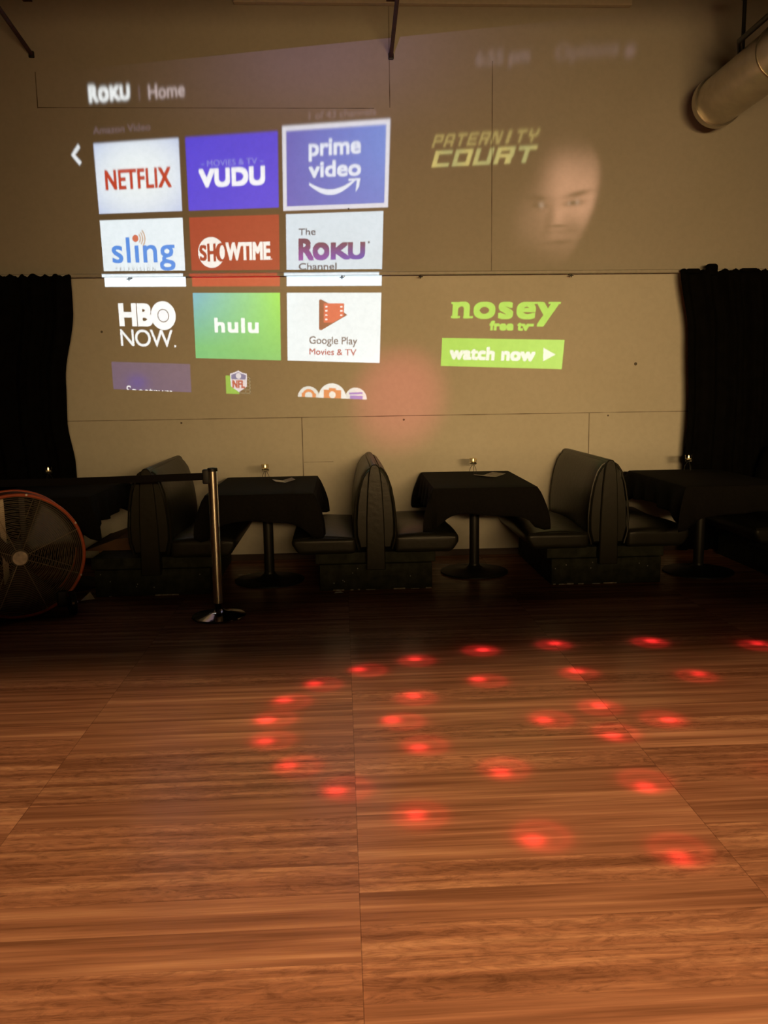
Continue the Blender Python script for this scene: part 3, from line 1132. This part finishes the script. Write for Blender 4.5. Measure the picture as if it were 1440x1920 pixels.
def curtain(name, label, x0, x1, edge, edge_at, seed):
    """edge = list of (z, x) of the free edge"""
    rnd = random.Random(seed)
    nx, nz = 150, 40
    zs = [0.03 + (2.462 - 0.03) * k / nz for k in range(nz + 1)]
    head = [2.466 + 0.010 * rnd.random() + 0.010 * math.sin(i * 0.9) for i in range(nx + 1)]
    vs, fs = [], []
    ph = [rnd.uniform(0, 6.28) for _ in range(3)]

    def ex(z):
        for (za, xa), (zb, xb) in zip(edge, edge[1:]):
            if za <= z <= zb:
                t = (z - za) / (zb - za)
                t = t * t * (3 - 2 * t)
                return xa + (xb - xa) * t
        return edge[-1][1] if z > edge[-1][0] else edge[0][1]
    for k, z in enumerate(zs):
        for i in range(nx + 1):
            s = i / nx
            a, b = (x0, ex(z)) if edge_at == 'R' else (ex(z), x1)
            x = a + (b - a) * s
            fold = 0.030 * math.sin(s * 58 + ph[0] + 0.25 * math.sin(z * 1.7)) + 0.012 * math.sin(s * 131 + ph[1])
            y = WALL - 0.155 + fold * (0.9 if z < 2.4 else 0.6)
            zz = z if k < nz else head[i]
            vs.append((x, y, zz))
    for k in range(nz):
        for i in range(nx):
            a = k * (nx + 1) + i
            fs.append((a, a + 1, a + nx + 2, a + nx + 1))
    m = MB().add(vs, fs)
    o = m.build(name, M_CURTAIN)
    md = o.modifiers.new('thickness', 'SOLIDIFY')
    md.thickness = 0.004
    tag(o, label, 'curtain', 'black curtains on the rod')
    return o


curtain('curtain', 'black curtain hanging at the left, behind the drum fan', -4.2, -2.2, [(0.0, -2.25), (0.90, -2.28), (1.25, -2.325), (1.6, -2.315), (2.2, -2.215), (2.52, -2.212)], 'R', 2)
cr = curtain('curtain', 'black curtain hanging at the right, with a gathered tuft at its top edge', 3.0, 4.9, [(0.0, 3.03), (0.80, 3.025), (1.3, 3.04), (1.9, 3.015), (2.52, 2.925)], 'L', 5)
for (x, w, h, z) in ((3.205, 0.050, 0.05, 2.475), (3.04, 0.06, 0.022, 2.462), (3.53, 0.07, 0.016, 2.468)):
    MB().rbox((x, WALL - 0.155, z), (w, 0.03, h), 0.9 * min(h, 0.03), 3).build('gathered_tuft', M_CURTAIN, cr)

# ------------------------------------------------------------------ double booths
BOOTH_Y = 6.06


def booth(cx, label, bare_left=False, y=BOOTH_Y, back=0.035):
    b = thing('double_booth', label, 'booth seat', (cx, y, 0), 0, 'black double booths along the wall')
    L = WALL - back - y
    pl = MB()
    pl.box(-0.425, 0.425, 0.0, L - 0.02, 0.0, 0.20)
    pl.box(-0.455, 0.455, 0.03, L - 0.02, 0.20, 0.285)
    p = pl.build('plinth', M_PLINTH, b, smooth=False, bevel=0.006)
    rnd = random.Random(int(cx * 100))
    ch = MB()
    x = -0.41
    while x < 0.40:
        w = rnd.uniform(0.015, 0.09)
        if rnd.random() < 0.45:
            ch.box(x, min(x + w, 0.42), -0.003, 0.001, 0.0, rnd.uniform(0.004, 0.012))
        x += w
    for k in range(6):
        xx, zz = rnd.uniform(-.40, .40), rnd.uniform(0.05, 0.19)
        ch.box(xx, xx + 0.006, -0.002, 0.001, zz, zz + 0.007)
    ch.build('scuffed_edge', M_CHIP, p, smooth=False, label='worn white edge along the foot of the plinth')
    # centre panel that runs between the two backrests
    prof = [(-0.072, 0.16), (0.072, 0.16), (0.066, 0.55), (0.056, 0.76), (0.045, 0.88), (0.034, 0.935), (0.015, 0.955), (-0.015, 0.955), (-0.034, 0.935), (-0.045, 0.88), (-0.056, 0.76), (-0.066, 0.55)]
    MB().prism_y(prof, -0.045, L).build('end_panel', M_VINYL, b, bevel=0.008)
    for s in (-1, 1):
        base = [(0.030, 0.30), (0.130, 0.30), (0.158, 0.40), (0.160, 0.52), (0.148, 0.66), (0.126, 0.78), (0.094, 0.875), (0.060, 0.925), (0.036, 0.94), (0.030, 0.90), (0.030, 0.60)]
        cxp, czp = 0.075, 0.62
        rings, ys = [], []
        for t in (0.0, 0.012, 0.035, 0.08, 0.2, 0.5, 0.8, 0.92, 0.97, 1.0):
            e = min(t, 1 - t)
            k = 1.0 - 0.22 * max(0, 1 - e / 0.08) ** 2
            puff = 1 + 0.05 * math.sin(math.pi * t)
            rings.append([(s * (0.03 + (x - 0.03) * k * puff), czp + (z - czp) * (0.5 + 0.5 * k)) for x, z in base])
            ys.append(-0.02 + (L + 0.01) * t)
        bk = MB().loft_y(rings, ys).build('backrest', M_VINYL, b)
        # welt along the front edge and the top of the cushion
        pts = [(s * (x * 0.93 + 0.004), -0.012, czp + (z - czp) * 0.96) for x, z in base[1:9]]
        MB().tube(pts, 0.008, 6).build('piping', M_VINYL, bk)
        if bare_left and s < 0:
            fr = MB().prism_y([(-0.615, 0.285), (-0.60, 0.285), (-0.34, 0.375), (-0.165, 0.385), (-0.165, 0.285)], 0.35, L - 0.02)
            fr.prism_y([(-0.61, 0.10), (-0.345, 0.372), (-0.165, 0.383), (-0.165, 0.10)], 0.50, 0.53)
            sf = fr.build('seat_frame', M_BROWNWOOD, b, smooth=False, label='bare brown wooden seat support without its cushion')
            MB().box(-0.52, -0.165, 0.47, 0.50, 0.235, 0.262).build('cleat', M_LIGHTWOOD, sf, smooth=False)
            continue
        hx = 0.240

        def shape(q, s=s):
            x, y_, z = q
            out = (abs(x) - 0.385) / 0.24          # outer front corner tucks under
            if out > 0 and z < 0.36:
                x -= s * 0.05 * out * (0.36 - z) / 0.075
            z += 0.012 * math.sin(y_ * 5 + s) * max(0, z - 0.36) / 0.06
            return (x, y_, z)
        st = MB().rbox((s * 0.385, L / 2 - 0.03, 0.350), (hx, L / 2 + 0.005, 0.066), 0.032, 7, 0.045, shape)
        seat = st.build('seat', M_VINYL, b)
        pts = [(s * (0.155 + 0.46 * k / 10), -0.028, 0.402 + 0.018 * math.sin(math.pi * k / 10)) for k in range(11)]
        MB().tube(pts, 0.006, 6).build('piping', M_VINYL, seat)
    return b


booth(-1.43, 'black vinyl double booth behind the chrome post, its left half bare wood', True)
booth(0.235, 'black vinyl double booth in the middle, between two candlelit tables')
booth(2.0, 'black vinyl double booth to the right, seen at an angle, near the right curtain')
booth(3.76, 'black vinyl booth at the right edge, only its seat corner showing', back=0.21)

# ------------------------------------------------------------------ tables, cloths, candles, menus
TOP = 0.77


def table(cx, cy, label, cloth_label, rz=0.0, seed=1, hang=None, half=0.60):
    t = thing('pedestal_table', label, 'table', (cx, cy, 0), rz, 'pedestal tables between the booths')
    MB().rbox((0, 0, TOP - 0.022), (0.375, half, 0.017), 0.012, 4).build('tabletop', M_BLACKPLASTIC, t)
    MB().cyl((0, 0, 0.03), (0, 0, TOP - 0.06), 0.040, n=24).build('post', M_BLACKMETAL, t)
    MB().lathe([(0.275, 0.0), (0.275, 0.012), (0.20, 0.022), (0.08, 0.034), (0.045, 0.06), (0.042, 0.075)], 40).build('base', M_BLACKMETAL, t)
    MB().box(-0.2, 0.2, -0.2, 0.2, TOP - 0.065, TOP - 0.042).build('top_plate', M_BLACKMETAL, t, smooth=False)
    # the cloth
    rnd = random.Random(seed)
    hx, hy = 0.383, half + 0.008
    n = 152
    per = []
    ptot = 4 * (hx + hy)
    for k in range(n):
        s = ptot * k / n
        if s < 2 * hx:
            p = (-hx + s, -hy)
            nn = (0, -1)
        elif s < 2 * hx + 2 * hy:
            p = (hx, -hy + s - 2 * hx)
            nn = (1, 0)
        elif s < 4 * hx + 2 * hy:
            p = (hx - (s - 2 * hx - 2 * hy), hy)
            nn = (0, 1)
        else:
            p = (-hx, hy - (s - 4 * hx - 2 * hy))
            nn = (-1, 0)
        dc = min(math.hypot(p[0] - a * hx, p[1] - b_ * hy) for a in (-1, 1) for b_ in (-1, 1))
        cn = Vector((p[0] / hx, p[1] / hy)).normalized()
        w = max(0, 1 - dc / 0.17)
        nn = (Vector(nn) * (1 - w) + cn * w).normalized()
        per.append((p, nn, dc, s))
    vs, fs = [], []
    # top: concentric rings towards the middle
    rings = [0.0, 0.35, 0.7, 0.94, 1.0]
    rows = []
    for rk_ in rings[1:]:
        rows.append([(p[0] * rk_, p[1] * rk_, TOP + 0.002 - (0.004 if rk_ == 1.0 else 0)) for p, *_ in per])
    nd = 9
    for k in range(1, nd + 1):
        row = []
        for (p, nn, dc, s) in per:
            cfac = math.exp(-(dc / 0.085) ** 2)
            drop = 0.195 + 0.12 * cfac + 0.012 * math.sin(s * 9 + seed)
            if hang:
                drop += hang(p, cfac)
            tt = k / nd
            wave = 0.016 * math.sin(s * 24 + seed * 1.7) * tt * (1 - 0.5 * cfac) + 0.050 * cfac * tt * math.cos((s * 44) + seed)
            out = 0.010 + 0.022 * tt + 0.055 * cfac * math.sin(tt * 2.2) + wave
            z = TOP - 0.004 - drop * tt
            row.append((p[0] + nn[0] * out, p[1] + nn[1] * out, z))
        rows.append(row)
    vs.append((0, 0, TOP + 0.003))
    for row in rows:
        vs += row
    for k in range(n):
        fs.append((0, 1 + k, 1 + (k + 1) % n))
    for r_ in range(len(rows) - 1):
        for k in range(n):
            a = 1 + r_ * n
            b_ = a + n
            fs.append((a + k, b_ + k, b_ + (k + 1) % n, a + (k + 1) % n))
    c = MB().add(vs, fs).build('tablecloth', M_CLOTH)
    c.location = (cx, cy, 0)
    c.rotation_euler = (0, 0, rz)
    md = c.modifiers.new('thickness', 'SOLIDIFY')
    md.thickness = 0.003
    md.offset = 1
    tag(c, cloth_label, 'tablecloth', 'black tablecloths')
    return t


table(-2.20, 6.47, 'black pedestal table at the far left, behind the drum fan', 'black cloth on the far left table, its ragged corner hanging near the fan', 0.0, 4, half=0.54)
table(-0.60, 6.46, 'black pedestal table right of the chrome post', 'black cloth on the table right of the chrome post', 0.0, 2)
table(1.065, 6.58, 'black pedestal table between the middle and right booths', 'black cloth on the table between the middle and right booths', -0.02, 3)
table(2.86, 6.38, 'black pedestal table before the right curtain', 'black cloth on the table before the right curtain', 0.0, 6)

CT = TOP + 0.006


def candle(x, y, label, z=CT):
    c = thing('candle_holder', label, 'candle holder', (x, y, z), 0, 'tea light holders on the tables')
    cup = MB().lathe([(0.0, 0.082), (0.024, 0.082), (0.0275, 0.100), (0.0325, 0.134), (0.0305, 0.134), (0.0255, 0.101), (0.022, 0.086), (0.0, 0.086)], 28)
    cup.build('glass_cup', M_GLASS, c)
    MB().ring((0, 0, 0.090), 0.0275, 0.0032, 'Z', 32, 6).lathe([(0.0, 0.078), (0.026, 0.078), (0.026, 0.0815), (0.0, 0.0815)], 24).build('cup_ring', M_BLACKMETAL, c)
    for k in range(3):
        a = math.radians(90 + 120 * k + 60)
        pts = []
        for t in np.linspace(0, 1, 10):
            r = 0.004 + 0.027 * math.sin(t * math.pi * 0.62) / math.sin(math.pi * 0.62) if t < 1 else 0.031
            pts.append((r * math.cos(a), r * math.sin(a), 0.079 * (1 - t) + 0.002))
        pts.append((0.040 * math.cos(a), 0.040 * math.sin(a), 0.0022))
        MB().tube(pts, 0.0021, 6).build('leg', M_BLACKMETAL, c)
    cd = MB().lathe([(0.0, 0.0865), (0.019, 0.0865), (0.0195, 0.104), (0.0, 0.105)], 24).build('tea_light', M_WAX, c)
    MB().lathe([(0.0, 0.105), (0.0042, 0.110), (0.0055, 0.116), (0.0035, 0.124), (0.0, 0.131)], 12).build('flame', M_FLAME, cd)
    return c


candle(-2.415, 6.86, 'tea light holder on the far left table, against the black curtain')
candle(-0.630, 6.72, 'lit tea light holder on the table right of the chrome post')
candle(1.112, 6.93, 'lit tea light holder on the table between the middle and right booths')
candle(2.945, 6.84, 'tea light holder on the table before the right curtain')


def menu_card(x, y, label, rz, w=0.15, d=0.19, fold=0.16):
    c = thing('menu_card', label, 'menu card', (x, y, CT), rz, 'folded menu cards on the tables')
    m = MB()
    th = 0.0012
    m.add([(-w, -d / 2, 0.012 * 1), (0, -d / 2, 0), (0, d / 2, 0), (-w, d / 2, 0.012), (-w, -d / 2, 0.012 + th), (0, -d / 2, th), (0, d / 2, th), (-w, d / 2, 0.012 + th)],
          [(0, 3, 2, 1), (4, 5, 6, 7), (0, 1, 5, 4), (2, 3, 7, 6), (0, 4, 7, 3), (1, 2, 6, 5)])
    m.build('leaf', M_PAPER, c, smooth=False)
    m = MB()
    m.add([(0, -d / 2, 0), (w, -d / 2, 0.02), (w, d / 2, 0.02), (0, d / 2, 0), (0, -d / 2, th), (w, -d / 2, 0.02 + th), (w, d / 2, 0.02 + th), (0, d / 2, th)],
          [(0, 3, 2, 1), (4, 5, 6, 7), (0, 1, 5, 4), (2, 3, 7, 6), (0, 4, 7, 3), (1, 2, 6, 5)])
    m.build('leaf', M_PAPERPRINT, c, smooth=False)
    return c


menu_card(-0.475, 6.62, 'folded pale paper menu on the table right of the chrome post', 0.25, 0.08, 0.16)
menu_card(1.215, 6.72, 'folded pale paper menu on the table between the middle and right booths', 0.5, 0.10, 0.17)
menu_card(-2.20, 6.74, 'pale paper menu on the far left table, behind the belt', 0.15, 0.09, 0.10)

# ------------------------------------------------------------------ stanchion with belt
st = thing('belt_stanchion', 'polished chrome belt barrier post standing on the dark floor', 'stanchion', (-0.855, 5.43, 0))
MB().lathe([(0.178, 0.0), (0.180, 0.006), (0.176, 0.012), (0.13, 0.022), (0.08, 0.032), (0.045, 0.042), (0.030, 0.055)], 56).build('base', M_BASECHROME, st, label='low domed dark chrome base')
MB().cyl((0, 0, 0.045), (0, 0, 0.105), 0.0225, n=28).build('neck', M_BLACKPLASTIC, st)
MB().lathe([(0.0308, 0.095), (0.0315, 0.098), (0.0315, 0.110), (0.0300, 0.112), (0.0313, 0.115), (0.0313, 0.985), (0.030, 0.987)], 48).build('pole', M_CHROME, st)
MB().lathe([(0.0330, 0.984), (0.0335, 0.986), (0.0335, 1.000), (0.030, 1.005), (0.012, 1.008), (0.0, 1.008)], 40).build('cap', M_BLACKPLASTIC, st)
MB().rbox((-0.042, -0.004, 0.950), (0.022, 0.026, 0.048), 0.010, 2).build('belt_head', M_BLACKPLASTIC, st)
nb = 40
vs = []
for i in range(nb + 1):
    t = i / nb
    x = -0.055 - 2.75 * t
    sag = -0.020 * math.sin(math.pi * t) - 0.002 * t
    y = -0.004 + 0.01 * math.sin(3 * t)
    for (dy, dz) in ((-0.001, 0.975), (-0.001, 0.927), (0.001, 0.927), (0.001, 0.975)):
        vs.append((x, y + dy, dz + sag))
fs = []
for i in range(nb):
    for k in range(4):
        a, b_ = i * 4 + k, i * 4 + (k + 1) % 4
        fs.append((a, b_, b_ + 4, a + 4))
fs += [(0, 1, 2, 3), (nb * 4, nb * 4 + 3, nb * 4 + 2, nb * 4 + 1)]
MB().add(vs, fs).build('belt', M_BELT, st, smooth=False)

# ------------------------------------------------------------------ drum fan
FR, FD = 0.410, 0.26
fan = thing('drum_fan', 'large round drum fan with orange rims standing on wheels at the left edge', 'fan', (-2.150, 5.45, 0), math.radians(27))
FC = 0.440
n = 72
dv, df = [], []
for (r, y) in ((FR, 0.0), (FR, FD), (FR - 0.006, FD), (FR - 0.006, 0.0)):
    for k in range(n):
        a = 2 * math.pi * k / n
        dv.append((r * math.cos(a), y, FC + r * math.sin(a)))
for i in range(4):
    for k in range(n):
        j = (i + 1) % 4
        df.append((i * n + k, i * n + (k + 1) % n, j * n + (k + 1) % n, j * n + k))
drum = MB().add(dv, df).build('drum', M_DRUM, fan)
MB().ring((0, 0.0, FC), FR, 0.0115, 'Y', 96, 10).build('front_rim', M_ORANGE, fan)
MB().ring((0, FD, FC), FR, 0.0115, 'Y', 96, 10).build('rear_rim', M_ORANGE, fan)


def guard(y, bulge, nr, r0, dense):
    m = MB()
    for k in range(nr):
        R = r0 + (FR - 0.012 - r0) * k / (nr - 1)
        yy = y + bulge * (1 - (R / FR) ** 2)
        m.ring((0, yy, FC), R, 0.0017, 'Y', 64, 5)
    for k in range(8):
        a = math.radians(22 + 45 * k)
        pts = []
        for q in range(7):
            R = r0 * 0.8 + (FR - r0 * 0.8) * q / 6
            pts.append((R * math.cos(a), y + bulge * (1 - (R / FR) ** 2) + (0.003 if bulge >= 0 else -0.003), FC + R * math.sin(a)))
        m.tube(pts, 0.0026, 5)
    return m


g = guard(-0.004, -0.045, 30, 0.055, True).build('front_guard', M_WIRE, fan)
hub = MB()
hub.cyl((0, -0.062, FC), (0, -0.045, FC), 0.046, 0.052, n=36)
hub.build('hub_plate', M_HUB, g)
guard(FD + 0.004, 0.04, 16, 0.07, False).build('rear_guard', M_WIRE, fan)
motor = MB().cyl((0, 0.14, FC), (0, 0.23, FC), 0.085, n=32).cyl((0, 0.10, FC), (0, 0.14, FC), 0.05, n=24).build('motor', M_BLACKMETAL, fan)
for s in (-1, 1):
    MB().box(s * 0.065 - 0.018, s * 0.065 + 0.018, 0.23, 0.243, FC - FR + 0.01, FC + FR - 0.01).build('motor_bracket', M_GALV if s < 0 else M_BLACKMETAL, fan, smooth=False)
for k in range(3):
    m = MB()
    a0 = math.radians(35 + 120 * k)
    nu, nv = 8, 6
    vs, fs = [], []
    for i in range(nu + 1):
        R = 0.06 + (FR - 0.05) * i / nu * 0.93
        half = math.radians(26 + 8 * i / nu)
        tw = math.radians(32 - 14 * i / nu)
        for j in range(nv + 1):
            a = a0 + half * (2 * j / nv - 1)
            y = 0.11 + R * math.sin(half) * (2 * j / nv - 1) * math.tan(tw) * 0.45
            vs.append((R * math.cos(a), y, FC + R * math.sin(a)))
    for i in range(nu):
        for j in range(nv):
            q0 = i * (nv + 1) + j
            fs.append((q0, q0 + 1, q0 + nv + 2, q0 + nv + 1))
    bl = m.add(vs, fs).build('blade', M_BLADE, fan)
    md = bl.modifiers.new('thickness', 'SOLIDIFY')
    md.thickness = 0.003
for s in (-1, 1):
    br = MB()
    br.rbox((s * 0.245, 0.03, 0.125), (0.034, 0.070, 0.055), 0.012, 2)
    br.build('wheel_bracket', M_BLACKMETAL, fan)
    wh = MB().cyl((s * 0.285, -0.01, 0.085), (s * 0.330, -0.01, 0.085), 0.083, n=36).cyl((s * 0.280, -0.01, 0.085), (s * 0.335, -0.01, 0.085), 0.045, n=24)
    w_ = wh.build('wheel', M_BLACKPLASTIC, fan, bevel=0.006)
    MB().cyl((s * 0.336, -0.01, 0.085), (s * 0.346, -0.01, 0.085), 0.011, 0.006, n=12).cyl((s * 0.296, -0.094, 0.10), (s * 0.31, -0.098, 0.10), 0.008, n=10).build('hub_cap', M_CHROME, w_)
MB().tube([(-0.28, 0.25, 0.14), (-0.28, 0.27, 0.02), (-0.20, 0.275, 0.012), (0.20, 0.275, 0.012), (0.28, 0.27, 0.02), (0.28, 0.25, 0.14)], 0.012, 8).build('rear_foot', M_BLACKMETAL, fan)
for a in (28, -24, 80, 140):
    ar = math.radians(a)
    p = Vector(((FR + 0.004) * math.cos(ar), -0.006, FC + (FR + 0.004) * math.sin(ar)))
    MB().cyl(p, p + Vector((0, -0.012, 0)), 0.007, n=10).build('bolt', M_HUB, fan)

# ------------------------------------------------------------------ overhead: duct, joists, strip light
DX, DZ, DR, DY = 3.125, 3.785, 0.188, 6.98
duct = thing('air_duct', 'round silver air duct hanging high at the right, running towards the camera', 'air duct', (DX, DY, DZ))
m = MB()
m.cyl((0, 0, 0), (0, -6.2, 0), DR, n=56)
dd = m.build('duct_body', M_GALV, duct)
MB().cyl((0, 0.03, 0), (0, -0.035, 0), DR + 0.014, n=56).build('end_flange', M_GALV, duct)
sm_ = MB()
for k in range(1, 7):
    sm_.ring((0, -1.0 * k, 0), DR + 0.002, 0.006, 'Y', 56, 6)
sm_.build('seam_ring', M_GALV, dd)
MB().cyl((0, -0.40, DR), (0, -0.40, ZC - DZ), 0.015, n=12).build('hanger', M_BLACKMETAL, duct)
MB().cyl((0, -0.40, 0.60), (0, -0.40, 0.66), 0.026, n=12).cyl((-0.05, -0.40, 0.655), (0.03, -0.40, 0.655), 0.022, n=10).build('hanger_clamp', M_BLACKMETAL, duct)
MB().tube([(-0.01, -0.38, DR + 0.02), (-0.10, -0.55, DR + 0.055), (-0.10, -6.0, DR + 0.055)], 0.020, 10).build('conduit', M_BLACKMETAL, duct)

for (x, lab) in ((-2.445, 'dark steel roof joist meeting the wall at the upper left corner'), (0.476, 'dark steel roof joist meeting the wall above the middle')):
    j = thing('roof_joist', lab, 'roof joist', (x, WALL, 4.23), 0, 'steel roof joists')
    MB().tube([(0, -0.012, 0.0), (0, -1.6, 0.20), (0, -5.0, 0.26)], 0.017, 10).build('bottom_rod', M_RUST, j)
    MB().rbox((0, -0.014, -0.004), (0.022, 0.012, 0.026), 0.008, 2).build('wall_bracket', M_BLACKMETAL, j)
    MB().box(-0.035, 0.035, -5.0, -0.005, 0.395, 0.46).build('top_chord', M_RUST, j, smooth=False)
    w = MB()
    for k in range(5):
        y0 = -1.0 - 0.8 * k
        w.cyl((0, y0, 0.40), (0, y0 - 0.4, 0.20), 0.012, n=8).cyl((0, y0 - 0.4, 0.20), (0, y0 - 0.8, 0.40), 0.012, n=8)
    w.build('web_rod', M_RUST, j)
    MB().box(-0.03, 0.03, -4.6, -4.5, 0.46, ZC - 4.23).box(-0.03, 0.03, -0.35, -0.28, 0.46, ZC - 4.23).build('hanger', M_RUST, j, smooth=False)

structure(MB().rbox((0.84, WALL - 0.03, 4.665), (1.64, 0.03, 0.05), 0.006, 3).build('trim_1', M_FIXTURE))

# ------------------------------------------------------------------ litter on the dark floor
for (x, y, rz, s, lab) in ((-1.90, 6.00, 0.4, 0.05, 'torn white paper scrap leaning at the plinth beside the fan'),
                           (-0.860, 6.68, 0.2, 0.022, 'small white paper scrap under the table, beside the chrome post'),
                           (-0.790, 6.70, 0.9, 0.025, 'slightly larger white paper scrap under the table right of the chrome post'),
                           (-0.05, 6.00, 0.1, 0.035, 'flat pale paper scrap in front of the middle booth')):
    m = MB()
    m.add([(-s, -s * .5, 0.001), (s, -s * .3, 0.001), (s * .5, s * .6, s * .9 if s > .04 else .004), (-s * .6, s * .4, 0.003),
           (-s, -s * .5, 0.0018), (s, -s * .3, 0.0018), (s * .5, s * .6, (s * .9 if s > .04 else .004) + .001), (-s * .6, s * .4, 0.004)],
          [(0, 3, 2, 1), (4, 5, 6, 7), (0, 1, 5, 4), (1, 2, 6, 5), (2, 3, 7, 6), (3, 0, 4, 7)])
    o = m.build('paper_scrap', M_PAPER, smooth=False)
    o.location = (x, y, 0)
    o.rotation_euler = (0, 0, rz)
    tag(o, lab, 'litter', 'paper scraps on the floor')
